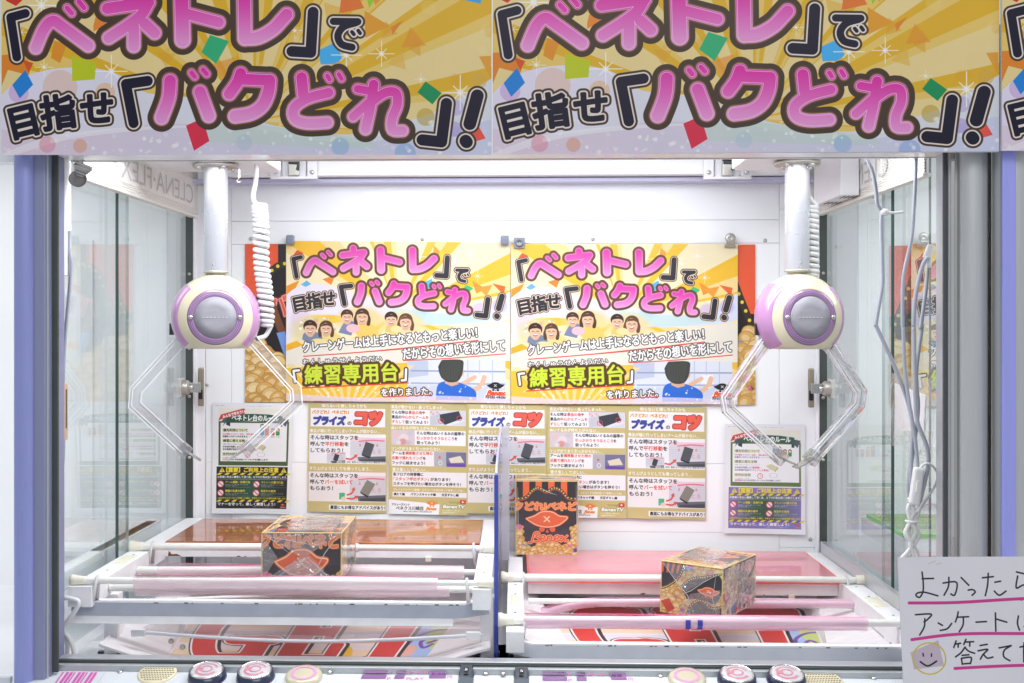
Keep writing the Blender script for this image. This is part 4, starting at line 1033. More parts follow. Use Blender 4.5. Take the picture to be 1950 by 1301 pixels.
b = MB(); b.box(XL - .02, XR + .02, .02, .757, ZC, ZC + .012); part(b, 'ceiling_panel', M_panel)
b = MB(); b.box(XL - .005, XR + .005, .0, .757, ZF - .01, ZF); part(b, 'base_floor', M_white)
# beam along the top of the back wall, with clips
b = MB(); b.box(bw(450), bw(1495), .665, .748, P(985, 337, .70).z, .385, bev=.002)
part(b, 'rear_top_beam', M_panel)
b = MB(); b.box(XL + .02, XR - .02, .70, .7495, P(985, 346, .7).z, P(985, 339, .7).z); part(b, 'beam_shadow_line', mat('lilac_shade_strip', '#c9c9e6', .5))  # lilac strip painted in as the shadow line under the beam
for px, flip in ((560, 1), (1385, -1)):
    c = P(px, 322, .655)
    k = empty('rail_bracket', c); tag(k); k.parent = cab; k.matrix_parent_inverse = Matrix.Translation(cab.location).inverted()
    q = MB(); q.box(-.052, .052, -.004, .008, -.022, -.017); q.box(-.052, -.03, -.004, .008, -.017, .03, bev=.001); q.box(.03, .052, -.004, .008, -.017, .03, bev=.001); q.box(-.026, .026, .002, .008, -.017, .03)
    q.build('bracket_plate', M_white, k)
    q = MB(); q.box(-.012, .012, -.008, .002, -.016, .012, bev=.002); q.build('wheel_block', M_steel, k)
    q = MB(); q.tube([(-.01, -.012, .014), (.012, -.012, .012), (.01, -.012, -.004)], .004, 8); q.tube([(-.012, -.010, .02), (.014, -.010, .022)], .005, 8); q.build('wheel', M_rubber, k)
    for sx in (-.041, .041):
        q = MB(); q.lathe([(.005, 0), (.005, .002), (.003, .0035), (0, .004)], 14, Matrix.Translation((sx, -.004, -.008)) @ Matrix.Rotation(R(90), 4, 'X')); q.build('screw', M_chrome, k)
# front top rail below the banners
z0 = .2775
b = MB(); b.box(XL + .01, XR - .006, -.035, .026, z0, .42, bev=.001); part(b, 'front_top_rail', M_white)
b = MB(); b.box(XL + .01, XR - .006, .0265, .0295, z0 - .001, .40); part(b, 'top_gasket', M_steel)
b = MB(); b.box(XL + .03, XR - .02, .0325, .040, z0 - .0005, .34); part(b, 'inner_top_rail', mat('rose_grey_strip', '#e6dde2', .4))
# ribbed light panels along both sides at the top, lettering seen from behind
for sx, X, y0 in ((1, -.736, .05), (-1, .676, .05)):
    b = MB(); zb, n = .255, 26; prof = []
    hgt = .125
    for i in range(n):
        za = zb + hgt * i / n; zc_ = zb + hgt * (i + 1) / n; d = hgt / n
        prof += [(X, za + d * .1), (X + sx * .0016, za + d * .35), (X + sx * .0016, za + d * .75), (X, zc_ - d * .02)]
    vs = [(x, y0, z) for x, z in prof] + [(x, .749, z) for x, z in prof]
    m = len(prof)
    b.add(vs, [[i, i + 1, m + i + 1, m + i] for i in range(m - 1)])
    b.box(X - sx * .004 if sx > 0 else X + .002, X - .002 if sx > 0 else X + .004, y0, .749, zb, zb + hgt)
    b.box(min(X - sx * .012, X + sx * .004), max(X - sx * .012, X + sx * .004), y0, .749, zb - .006, zb, bev=.001)
    rp = part(b, 'ribbed_light_panel', M_ridge)
    q = MB(); q.box(min(X, X + sx * .0022), max(X, X + sx * .0022), .27 if sx < 0 else .22, .715, zb + .014, zb + .078, bev=.001)
    part(q, 'name_plate', mat('name_plate_cream', '#efede8', .45))
    v, tr = glyph_tris('CLENA·FLEX')
    w = v[:, 0].max() - v[:, 0].min(); q = MB()
    L = .47; yS = .70 if sx > 0 else .235
    q.add([(X + sx * .0028, yS - sx * (a - v[:, 0].min()) / w * L, zb + .022 + (bb + .0) * .060) for a, bb in v], [list(t) for t in tr])
    part(q, 'panel_lettering', M_ctext)
# side glass: two sliding panes a side, with dark green edges; black seal and lock at the rear corner
for sx, X in ((-1, XL), (1, XR)):
    for y0, y1, off in ((.0, .372, .013), (.278, .735, 0)):
        xo = X + sx * off
        b = MB(); b.box(xo - .0025, xo + .0025, y0, y1, -.55, .36); gp = part(b, 'glass_pane', M_glass)
        ye = y1 if off else y0
        q = MB(); q.box(xo - .0028, xo + .0028, ye - .0008, ye + .0008, -.55, .36); part(q, 'pane_edge', M_edge if not off else mat('pale_glass_edge', '#b9cfcb', .2))
    b = MB(); b.box(min(X, X - sx * .017), max(X, X - sx * .017), .726, .742, -.58, .26, bev=.001); part(b, 'rubber_seal', M_rubber)
    b = MB(); b.box(min(X - sx * .017, X - sx * .0215), max(X - sx * .017, X - sx * .0215), .728, .742, -.58, .26); part(b, 'trim_strip', M_white)
    for zz in (-.05, .12, -.16, -.3):
        q = MB(); q.lathe([(.004, 0), (.004, .0012), (0, .002)], 12, Matrix.Translation((X - sx * .009, .726, zz)) @ Matrix.Rotation(R(90), 4, 'X')); part(q, 'seal_screw', M_steel)
    zl = P(370, 738, .7).z
    lk = empty('door_lock', (X, .7, zl)); lk.parent = cab; lk.matrix_parent_inverse = Matrix.Translation(cab.location).inverted()
    q = MB(); q.box(-.005 if sx < 0 else -.003, .003 if sx < 0 else .005, -.026, .014, -.022, .022, bev=.003); q.build('lock_plate', mat('grey_white_plastic', '#d9d9d2', .4), lk)
    q = MB(); q.lathe([(.017, 0), (.017, .014), (.014, .018), (0, .018)], 24, Matrix.Translation((0, -.006, 0)) @ Matrix.Rotation(R(90) * -sx, 4, 'Y')); q.build('lock_barrel', M_steel, lk)
    q = MB(); q.box(min(-sx * .012, -sx * .045), max(-sx * .012, -sx * .045), -.0085, -.0065, -.011, .011, bev=.0008); q.lathe([(.006, 0), (.006, .004), (.003, .006), (0, .006)], 14, Matrix.Translation((-sx * .022, -.0085, 0)) @ Matrix.Rotation(R(90), 4, 'X')); q.build('lock_tab', M_chrome, lk)
    q = MB(); cx = -sx * .037; q.box(cx - .0065, cx + .0065, .020, .0245, -.044, .044, bev=.003); q.build('strike_plate', mat('brass_grey', '#a59a88', .4, metal=.6), lk)
    q = MB(); q.box(cx - .005, cx + .004, .019, .0205, -.028, -.006); q.build('strike_slot', M_dark, lk)
# posts at the front
def pxx(px, Y): return P(px, 620, Y).x
def round_post(x0, x1, Y, m, parent, label, depth=.9):
    r = (x1 - x0) / 2; b = MB(); b.lathe([(r, -.75), (r, .47)], 40, Matrix.Translation(((x0 + x1) / 2, Y, 0)) @ Matrix.Diagonal((1, depth, 1, 1)))
    return part(b, 'front_post', m, parent, label)
xa, xb = pxx(28, -.05), pxx(68, -.05)
round_post(xa, xb, -.05, M_violet, cab, 'violet round front post')
b = MB(); b.box((xa + xb) / 2, pxx(88, -.05), -.054, .01, -.75, .47, bev=.002); part(b, 'post_web', M_violetflat)
b = MB(); b.box(pxx(88.3, -.05), pxx(92, -.05), -.05, .01, -.66, .42, mi=0); b.box(pxx(92.4, -.045), pxx(97, -.045), -.045, .01, -.66, .42, mi=1); part(b, 'post_trim', [M_alu, M_violetflat])
b = MB(); b.box(pxx(97.5, -.04), pxx(110, -.04), -.04, -.034, -.56, .42, bev=.001); part(b, 'door_gasket', M_rubber)
xa, xb = pxx(1826, -.05), pxx(1882, -.05)
round_post(xa, xb, -.045, M_greypost, cab, 'grey round front post', .8)
b = MB(); b.box(pxx(1806.5, -.044), pxx(1811, -.044), -.044, .01, -.75, .42, mi=1); b.box(pxx(1811.5, -.048), pxx(1818, -.048), -.048, .01, -.75, .42, mi=0); b.box(pxx(1818.5, -.044), pxx(1826, -.044), -.044, .01, -.75, .42, mi=2); part(b, 'post_trim', [M_chrome, M_alu, M_greypost])
b = MB(); b.box(pxx(1797, -.04), pxx(1806, -.04), -.04, -.034, -.56, .42, bev=.001); part(b, 'door_gasket', mat('grey_rubber', '#4a4d50', .5))
for X, y1 in ((XL + .003, 523), (XR - .005, 525)):
    b = MB(); b.box(X, X + .002, -.03, .042, P(985, y1, .02).z, .36, bev=.0005); part(b, 'inner_cover_strip', M_white)
for X, yy in ((XL + .003, (730, 838)), (XR - .006, (735, 845))):
    zt, zb = P(120, yy[0], .02).z, P(120, yy[1], .02).z
    b = MB(); b.box(X, X + .003, .008, .026, zb, zt, bev=.001); part(b, 'finger_pull', M_tan)
    q = MB(); q.box(X + (.0031 if X < 0 else -.0011), X + (.0041 if X < 0 else -.0001), .016, .019, zb + .02, zt - .01); part(q, 'pull_slot', M_brown)
b = MB(); b.box(XR - .016, XR - .0035, .03, .724, -.52, -.482, bev=.001); part(b, 'glass_track', M_alu)
# white vent box under the ceiling on the right
a0 = P(1584, 300, .46); vb = MB(); vb.box(a0.x, .672, .40, .60, P(1600, 372, .40).z, .385, bev=.002)
vbo = part(vb, 'vent_box', M_white)
q = MB()
for k in range(9): q.box(a0.x + .012 + k * .008, a0.x + .0145 + k * .008, .41, .45, P(1600, 372, .40).z - .0008, P(1600, 372, .40).z + .001)
for k in range(5): q.box(a0.x + .01 + k * .008, a0.x + .0125 + k * .008, .52, .56, P(1600, 372, .40).z - .0008, P(1600, 372, .40).z + .001)
part(q, 'vent_slots', M_dark)
# sill and console
zs = -.5445
b = MB(); b.box(XL, XR - .003, -.012, .012, zs - .003, zs, mi=0, bev=.001); b.box(XL - .003, XR, -.016, .014, zs - .0065, zs - .0032, mi=1, bev=.0008); part(b, 'door_sill', [M_alu, M_rubber])
b = MB(); b.box(XL - .006, XR + .004, -.026, .014, zs - .03, zs - .0068, mi=0, bev=.001); part(b, 'sill_band', mat('pale_grey_metal', '#c3c7ca', .35, metal=.4))
CS = math.atan(.25)
con = empty('control_console', (0, -.026, zs - .016)); con.parent = cab; con.matrix_parent_inverse = Matrix.Translation(cab.location).inverted()
con.rotation_euler = (CS, 0, 0)
CM = Matrix.Translation((0, -.026, zs - .016)) @ Matrix.Rotation(CS, 4, 'X'); CI = CM.inverted()
def CP(px, py):
    """console-local point under a photo pixel"""
    u, v = (px - VPX) / FPX, -(py - VPY) / FPX
    d = Vector((-sa + u * ca, ca + u * sa, v)); o = Vector((0, CAMY, 0))
    ol = CI @ o; dl = (CI.to_3x3() @ d)
    t = -ol.z / dl.z
    return ol + dl * t
q = MB(); q.box(-.79, .72, -.26, -.0005, -.05, 0, bev=.002); q.build('console_top', M_console, con)
q = MB(); q.box(-.668, -.03, -.25, -.010, .0002, .0035, bev=.0015); q.box(-.012, .598, -.25, -.010, .0002, .0035, bev=.0015); q.build('console_plate', M_console, con)
for X, s_ in ((-.738, -1), (.648, 1)):
    q = MB()
    for k in range(9):
        xx = X + k * .0066
        q.add([(xx, -.006, .0006), (xx + (.0048 if k % 3 else .0025), -.006, .0006), (xx + (.0048 if k % 3 else .0025) + s_ * .0, -.12, .0006), (xx, -.12, .0006)], [[3, 2, 1, 0]])
    q.build('pink_stripes', M_magenta, con)
def button(px, py, kind):
    c = CP(px, py); M = Matrix.Translation(c)
    o = empty('push_button' if kind == 'b' else 'flat_button', c); o.parent = con
    if kind == 'b':
        k = MB(); k.lathe([(.0312, .001), (.0312, .003), (.0282, .0160), (.0264, .0165)], 40); k.build('bezel', M_navy, o)
        k = MB(); k.lathe([(.0266, .0157), (.0266, .0176), (.0252, .0183), (.0243, .0174)], 40); k.build('chrome_ring', M_chrome, o)
        k = MB(); k.lathe([(.0245, .0170), (.022, .0180), (.014, .0188), (0, .0192)], 40); k.build('cap', M_cdome, o)
        k = MB()
        for a0_, a1_, r0, r1 in ((20, 160, .018, .0145), (200, 330, .019, .015), (0, 360, .010, .0075)):
            n = 18; vs = []
            for i in range(n + 1):
                a = R(a0_ + (a1_ - a0_) * i / n); vs += [(r0 * math.cos(a), r0 * math.sin(a), .0196 - r0 * r0 * 3), (r1 * math.cos(a), r1 * math.sin(a), .0198 - r1 * r1 * 3)]
            k.add(vs, [[2 * i, 2 * i + 2, 2 * i + 3, 2 * i + 1] for i in range(n)])
        k.add([(-.017, -.006, .0192), (-.006, -.003, .0196), (-.005, .004, .0196), (-.016, .006, .0192)], [[0, 1, 2, 3]])
        k.build('arrow_mark', M_pinkart, o)
    else:
        k = MB(); k.lathe([(.030, .003), (.030, .006), (.028, .010), (.022, .0115), (0, .012)], 40); k.build('cap', M_ivory, o)
        k = MB(); n = 40; vs = []
        for i in range(n): 
            a = 2 * math.pi * i / n; vs += [(.0205 * math.cos(a), .0205 * math.sin(a), .0121), (.0165 * math.cos(a), .0165 * math.sin(a), .0122)]
        k.add(vs, [[2 * i, (2 * i + 2) % (2 * n), (2 * i + 3) % (2 * n), 2 * i + 1] for i in range(n)]); k.build('ring_mark', M_pinkline, o)
    return o
for px, py, kd in [(395, 1294, 'b'), (487, 1294, 'b'), (579, 1294, 'f'), (1308, 1299, 'f'), (1403, 1301, 'b'), (1497, 1301, 'b')]: button(px, py, kd)
for px, py in ((300, 1287), (1567, 1302)):
    c = CP(px, py); o = empty('speaker_grille', c); o.parent = con
    k = MB(); k.lathe([(.031, .003), (.031, .005), (.029, .006), (0, .006)], 40); k.build('grille_disc', M_grille, o)
    k = MB()
    for i in range(-6, 7):
        for j in range(-4, 5):
            x, y = i * .0044 + (j % 2) * .0022, j * .0055
            if math.hypot(x, y) < .0265: k.box(x - .0015, x + .0015, y - .0008, y + .0008, .0055, .0064)
    k.build('grille_holes', M_brown, o)
for px, py in ((888, 1291), (993, 1294)):
    c = CP(px, py); o = empty('key_switch', c); o.parent = con
    k = MB(); k.hexa([(-.0125, -.024, .003), (.0125, -.024, .003), (.0125, .022, .003), (-.0125, .022, .003)], [(-.009, -.016, .011), (.009, -.016, .011), (.009, .018, .012), (-.009, .018, .012)]); k.build('switch_housing', M_key, o)
    k = MB(); k.box(-.0035, .0035, -.010, .012, .010, .0135, bev=.001); k.build('switch_slot', M_black, o)
    k = MB(); k.box(-.0022, .0022, -.004, .003, .0125, .0165, bev=.0008); k.build('switch_pin', M_chrome, o)
for px, py in ((628, 1284), (925, 1287), (958, 1287), (1258, 1292), (229, 1284), (1664, 1296)):
    c = CP(px, py); k = MB(); k.lathe([(.0045, .003), (.0045, .0045), (.003, .006), (0, .0065)], 14, Matrix.Translation(c)); k.build('screw', M_chrome, con)
def cquad(k, x0, x1, y0, y1, sk=0, mi=0, z=.0042):
    q4 = [CP(x0, y0), CP(x1, y0), CP(x1 + sk, y1), CP(x0 + sk, y1)]
    k.add([p + Vector((0, 0, z)) for p in q4], [[3, 2, 1, 0]], mi)
for x0, x1, y0, y1, sk in [(694, 740, 1279, 1286, -3), (690, 737, 1290, 1297, -3), (757, 776, 1279, 1286, -3), (753, 772, 1290, 1297, -3), (818, 850, 1281, 1296, -1),
                           (1033, 1078, 1282, 1289, 0), (1033, 1080, 1293, 1301, 0), (1097, 1115, 1283, 1290, 0), (1098, 1117, 1294, 1301, 0), (1160, 1190, 1285, 1299, 4)]:
    k = MB(); cquad(k, x0, x1, y0, y1, sk); k.build('display_window', M_plum, con)
def ctext(t, px, py, w_px, h, m, name='console_lettering'):
    v, tr = glyph_tris(t); w = v[:, 0].max() - v[:, 0].min()
    a, c = CP(px, py), CP(px + w_px, py); k = MB()
    k.add([a + (c - a) * ((x - v[:, 0].min()) / w) + Vector((0, (y - .36) * h, .0046)) for x, y in v], [list(t_) for t_ in tr]); k.build(name, m, con)
for px, py, t, w in [(741, 1285, 'P', 7), (778, 1285, 'PLAY', 36), (737, 1297, 'P', 7), (774, 1297, 'PLAY', 34), (852, 1294, '円', 9), (1082, 1288, 'P', 7), (1119, 1289, 'PLAY', 36), (1196, 1298, '円', 9), (1082, 1300, 'P', 7)]:
    ctext(t, px, py, w, .011, M_magenta)
for px, py, t, w in [(764, 1282, '−', 8), (822, 1288, '5:30', 26), (1062, 1285, '5-4', 12), (1164, 1291, '88', 20), (1100, 1286, '−88', 14)]:
    ctext(t, px, py, w, .010, M_plumd)
# GET chute floors
A_fl = art_floor()
M_floor = print_mat('chute_print', A_fl, .4, coat=.1)
def fl(u, v, s=1):
    xl0, xr0, xl1, xr1 = (.030, .620, .117, .529) if s > 0 else (-.687, -.079, -.600, -.168)
    y0, y1 = 2.565 + CAMY, 1.93 + CAMY
    Y = y0 + (y1 - y0) * v
    L = xl0 + (xl1 - xl0) * v; Rr = xr0 + (xr1 - xr0) * v
    return (L + (Rr - L) * u, Y, -.5785)
for s in (1, -1):
    b = MB(); b.grid(lambda u, v: fl(u, v, s), 12, 24, smooth=False)
    part(b, 'chute_floor_print', M_floor)
    # sloping white chute sides
    for e in (0, 1):
        q = MB()
        for v0, v1 in ((0, 1),):
            a, c = Vector(fl(e, 0, s)), Vector(fl(e, 1, s)); dx = .03 if e == 0 else -.03
            xo = (0 if e == 0 else .65) if s > 0 else (-.713 if e == 0 else -.045)
            q.hexa([a + Vector((0, 0, -.003)), c + Vector((0, 0, -.003)), Vector((xo, c.y, -.545)), Vector((xo, a.y, -.53))], [a + Vector((0, 0, .001)), c + Vector((0, 0, .001)), Vector((xo, c.y, -.541)), Vector((xo, a.y, -.526))])
        part(q, 'chute_side', mat('chute_white', '#e4e0e2', .35, var=.1, vscale=10, stretch=(1, 8, 1)))
# centre divider
dv = tag(empty('acrylic_divider', (-.034, .3, ZF)), 'clear acrylic divider with a blue front edge between the two bays', 'divider')
xd = -.036
b = MB(); b.add([(xd + dx, y, z) for dx in (-.002, .002) for y, z in ((.122, ZF), (.122, -.258), (.135, -.243), (.735, -.22), (.735, ZF))], [[4, 3, 2, 1, 0], [5, 6, 7, 8, 9]]); part(b, 'clear_sheet', M_divide, dv)
b = MB(); b.box(xd - .0036, xd + .0036, .116, .1217, ZF, -.258, mi=0); b.hexa([(xd - .002, .122, -.2575), (xd + .002, .122, -.2575), (xd + .002, .7, -.221), (xd - .002, .7, -.221)], [(xd - .002, .122, -.2545), (xd + .002, .122, -.2545), (xd + .002, .7, -.218), (xd - .002, .7, -.218)], mi=1); part(b, 'blue_edge', [M_bluee, mat('pale_blue_edge', '#b9c2ec', .2, coat=.5)], dv)
b = MB(); b.box(xd + .003, xd + .020, .58, .583, -.5, P(985, 812, .58).z); part(b, 'clear_flange', M_flange, dv)

# ------------------------------------------------------------------ neighbouring cabinets seen through the side glass
def neighbour(side):
    o = tag(empty('neighbouring_cabinet', (side * 1.4, .4, ZF)), 'white neighbouring cabinet seen through the left glass' if side < 0 else 'neighbouring cabinet seen through the right glass, with a grey post and its painted lilac highlight', 'crane game')
    x0, x1 = (-2.3, -.81) if side < 0 else (.775, 2.4)
    b = MB(); b.box(x0, x1, .752, .77, -.62, .42)
    if side < 0:
        b.box(-1.02, -.98, .745, .7518, ZF, .2, bev=.001)
    part(b, 'back_panel', M_panel, o)
    b = MB(); b.box(x0, x1, .0, .752, -.62, -.60); part(b, 'base_floor', M_white, o)
    b = MB(); b.box(x0, x1, .0, .752, .402, .42); part(b, 'ceiling_panel', M_panel, o)
    b = MB(); b.box(x0, x1, -.02, .02, .27, .40); part(b, 'front_top_rail', M_white, o)
    if side > 0:
        round_post(pxx(1889, -.05), pxx(1966, -.05), -.05, M_greypost, o, 'grey post with a painted lilac highlight', .8)
        b = MB(); b.box(pxx(1908, -.078), pxx(1935, -.078), -.0805, -.070, -.75, .47, bev=.003); part(b, 'lilac_highlight_strip', M_lilac, o)  # coloured strip stands in for the violet reflection on the post
        b = MB(); b.box(pxx(1882.5, -.03), pxx(1888.5, -.03), -.035, .02, -.75, .47); part(b, 'post_gap_strip', M_dark, o)  # dark strip filling the gap between the two posts
        for X in (.752 + .0, .80):
            b = MB(); b.box(X + .02, X + .0235, .30 if X < .78 else .2, .303 if X < .78 else .203, -.55, .36); part(b, 'pane_edge', M_edge, o)
        c = P(1766, 1000, .75)
        b = MB(); b.box(.895, .98, .742, .7515, -.40, -.27, bev=.001); part(b, 'label_card', M_paper, o)
    else:
        b = MB(); b.box(-2.2, -.83, -.02, -.01, -.585, -.575); b.box(-2.2, -.83, -.30, -.02, -.70, -.585); part(b, 'console_edge', M_console, o)
        b = MB(); b.box(-.985, -.81, .35, .70, -.455, -.44, bev=.002); part(b, 'prize_shelf', M_rail, o)
        b = MB(); b.box(-.84, -.812, .05, .72, -.475, -.44, bev=.002); part(b, 'side_rail', M_rail, o)
    return o
neighbour(-1); nb = neighbour(1)

# ------------------------------------------------------------------ posters on the back wall
def sheet(name, mtl, q, Y, label, cat, group=None, wave=.0015, seed=0, uvr=(0, 0, 1, 1), curl=.006):
    """paper sheet with photo-pixel corners TL, TR, BR, BL at depth Y"""
    tl, tr, br, bl = [P(a, c, Y) for a, c in q]
    rg = random.Random(seed); ph = [rg.uniform(0, 6.28) for _ in range(4)]
    org = (tl + tr + br + bl) / 4
    def f(u, v):
        p = (tl * (1 - u) + tr * u) * (1 - v) + (bl * (1 - u) + br * u) * v
        w = wave * (math.sin(u * 7 + ph[0]) * math.cos(v * 4 + ph[1]) + .6 * math.sin(v * 9 + ph[2]))
        w -= curl * max(0, v - .85) ** 2 * 30 * (.6 + .4 * math.sin(u * 5 + ph[3]))
        return Vector((p.x, Y - .0015 + w, p.z))
    b = MB(); b.grid(f, 16, 16, uvr=uvr)
    o = b.build(name, mtl, origin=org)
    return tag(o, label, cat, group)
A_ = art_poster(); M_poster = print_mat('headline_poster_print', A_, .3, coat=.15)
p1 = sheet('headline_poster', M_poster, [(545, 459), (972, 462), (972, 768), (545, 763)], .744, 'yellow headline poster with pink lettering, fixed by two smoky magnets above the wooden board', 'poster', 'yellow headline posters', .0008, 1, curl=.001)
p2 = sheet('headline_poster', M_poster, [(973, 465), (1405, 465), (1404, 770), (973, 769)], .7425, 'yellow headline poster with pink lettering, hung from a bulldog clip at its right corner', 'poster', 'yellow headline posters', .0008, 2, curl=.001)
M_cp1 = print_mat('treasure_poster_print', art_coinposter('#2a2428', 0, 0), .3, coat=.2)
M_cp2 = print_mat('treasure_poster_print_pale', art_coinposter('#ebe6ee', 0, 0), .3, coat=.2)
sheet('treasure_poster', M_cp1, [(467, 465), (910, 465), (910, 766), (467, 766)], .748, 'orange and black treasure poster with gold coins, mostly covered, behind the coiled cable', 'poster', 'treasure posters', .0005, 3, curl=0)
sheet('treasure_poster', M_cp2, [(1000, 466), (1438, 466), (1438, 771), (1000, 771)], .748, 'treasure poster with a pale and an orange stripe at its right edge, mostly covered', 'poster', 'treasure posters', .0005, 4, curl=0)
# the neighbour's posters, behind the right glass
def nsheet(name, mtl, x0, x1, z0, z1, label, Y=.747, g=None):
    b = MB(); b.grid(lambda u, v: (x0 + (x1 - x0) * u, Y + .001 * math.sin(u * 8), z1 + (z0 - z1) * v), 8, 8)
    return tag(b.build(name, mtl, origin=((x0 + x1) / 2, Y, (z0 + z1) / 2)), label, 'poster', g)
nsheet('treasure_poster', M_cp1, .842, 1.385, -.185, .183, 'orange and black treasure poster on the neighbouring back wall, behind the hanging cables', .749)
nsheet('headline_poster', M_poster, .890, 1.42, -.18, .187, 'yellow headline poster of the neighbouring cabinet, behind the hanging cables', .745, 'yellow headline posters')
M_ta = print_mat('tips_print_a', art_tips_a(), .4); M_tb = print_mat('tips_print_b', art_tips_b(), .4)
for q, Y, l, s in [([(588, 767), (738, 769), (736, 977), (586, 974)], .7485, 'khaki tips sheet with red and blue title, behind the fallen box, leftmost of three alike', 5), ([(890, 769), (1041, 771), (1040, 979), (889, 977)], .7465, 'khaki tips sheet with red and blue title, half hidden by the clear divider', 6), ([(1193, 773), (1345, 776), (1344, 990), (1194, 986)], .7485, 'khaki tips sheet with red and blue title, rightmost of three alike', 7)]:
    sheet('tips_sheet', M_ta, q, Y, l, 'sheet', 'khaki tips sheets', .0012, s)
for q, Y, l, s in [([(739, 767), (890, 770), (891, 981), (741, 978)], .7475, 'khaki tips sheet crowded with small photos and text, over the wooden board', 8), ([(1041, 771), (1193, 773), (1193, 987), (1041, 984)], .7475, 'khaki tips sheet crowded with small photos and text, partly behind the standing box', 9)]:
    sheet('tips_sheet', M_tb, q, Y, l, 'sheet', 'khaki tips sheets', .0012, s)
M_ru = print_mat('rules_print_dark', art_rules('#262428', '#2f5648', '#2c2a2e', '#3a3a34', '#4c6236'), .4)
M_ru2 = print_mat('rules_print_faded', art_rules('#8c7fc0', '#40604f', '#6f6a80', '#8b88a6', '#6d8150'), .4)
sheet('rules_sheet', M_ru, [(405, 767), (560, 768), (553, 979), (404, 977)], .7475, 'white rules sheet with a black warning block, behind the left claw', 'sheet', 'rules sheets', .0015, 10)
sheet('rules_sheet', M_ru2, [(1380, 807), (1533, 809), (1533, 1018), (1378, 1015)], .7475, 'white rules sheet with a faded purple warning block, below the right claw', 'sheet', 'rules sheets', .0015, 11)
# clips and magnets
for px, py, l in ((553, 457, 'smoky grey magnet at the top left corner of the left yellow poster'), (961, 458, 'smoky grey magnet at the top right corner of the left yellow poster')):
    c = P(px, py, .735); b = MB(); b.box(-.0095, .0095, -.008, .006, -.011, .011, bev=.003); b.box(-.006, .006, -.0085, -.0078, -.008, .001, bev=.0003)
    o = b.build('magnet_block', mat('smoky_blue_plastic', '#8992a6', .12, coat=1, alpha=.72)); o.location = c; tag(o, l, 'magnet', 'magnets holding the posters')
c = P(989, 463, .737); o = tag(empty('magnet_plate', c), 'square grey magnet with a round centre on the right yellow poster', 'magnet')
b = MB(); b.box(-.0125, .0125, -.002, .003, -.0125, .0125, bev=.001); b.build('square_plate', mat('grey_film', '#8d9096', .3), o)
b = MB(); b.lathe([(.009, 0), (.009, .004), (.007, .006), (.0055, .0045), (0, .0045)], 28, Matrix.Translation((0, -.002, 0)) @ Matrix.Rotation(R(90), 4, 'X')); b.build('round_magnet', mat('slate_magnet', '#767c86', .25, metal=.4), o)
def bulldog(loc, rot, s, label):
    o = tag(empty('bulldog_clip', loc), label, 'clip'); o.rotation_euler = rot
    b = MB(); b.box(-.013 * s, .013 * s, -.004 * s, .004 * s, -.012 * s, -.009 * s, bev=.001 * s)
    b.hexa([(-.013 * s, -.0042 * s, -.010 * s), (.013 * s, -.0042 * s, -.010 * s), (.005 * s, -.007 * s, .004 * s), (-.005 * s, -.007 * s, .004 * s)], [(-.013 * s, -.0032 * s, -.010 * s), (.013 * s, -.0032 * s, -.010 * s), (.005 * s, -.006 * s, .004 * s), (-.005 * s, -.006 * s, .004 * s)])
    b.build('clip_jaw', M_chrome, o)
    b = MB(); b.lathe([(.0115 * s, 0), (.0118 * s, .0012 * s), (.009 * s, .003 * s), (.004 * s, .003 * s), (0, .002 * s)], 28, Matrix.Translation((0, -.005 * s, .008 * s)) @ Matrix.Rotation(R(90), 4, 'X')); b.build('clip_handle', M_steel, o)
    b = MB(); b.tube([(-.007 * s, -.006 * s, -.001 * s), (.007 * s, -.006 * s, -.001 * s)], .0025 * s, 10); b.build('clip_spring', M_chrome, o)
    return o
bulldog(P(1390, 461, .737), (0, 0, 0), 1.0, 'round silver bulldog clip at the top right corner of the right yellow poster')
bulldog(Vector((.912, .735, .192)), (0, 0, 0), 1.0, 'silver bulldog clip on the neighbouring yellow poster, right of the hanging cables')
bulldog(P(152, 328, .02), (R(165), R(20), R(14)), 1.25, 'shiny bulldog clip hanging inside the left post under the banner')

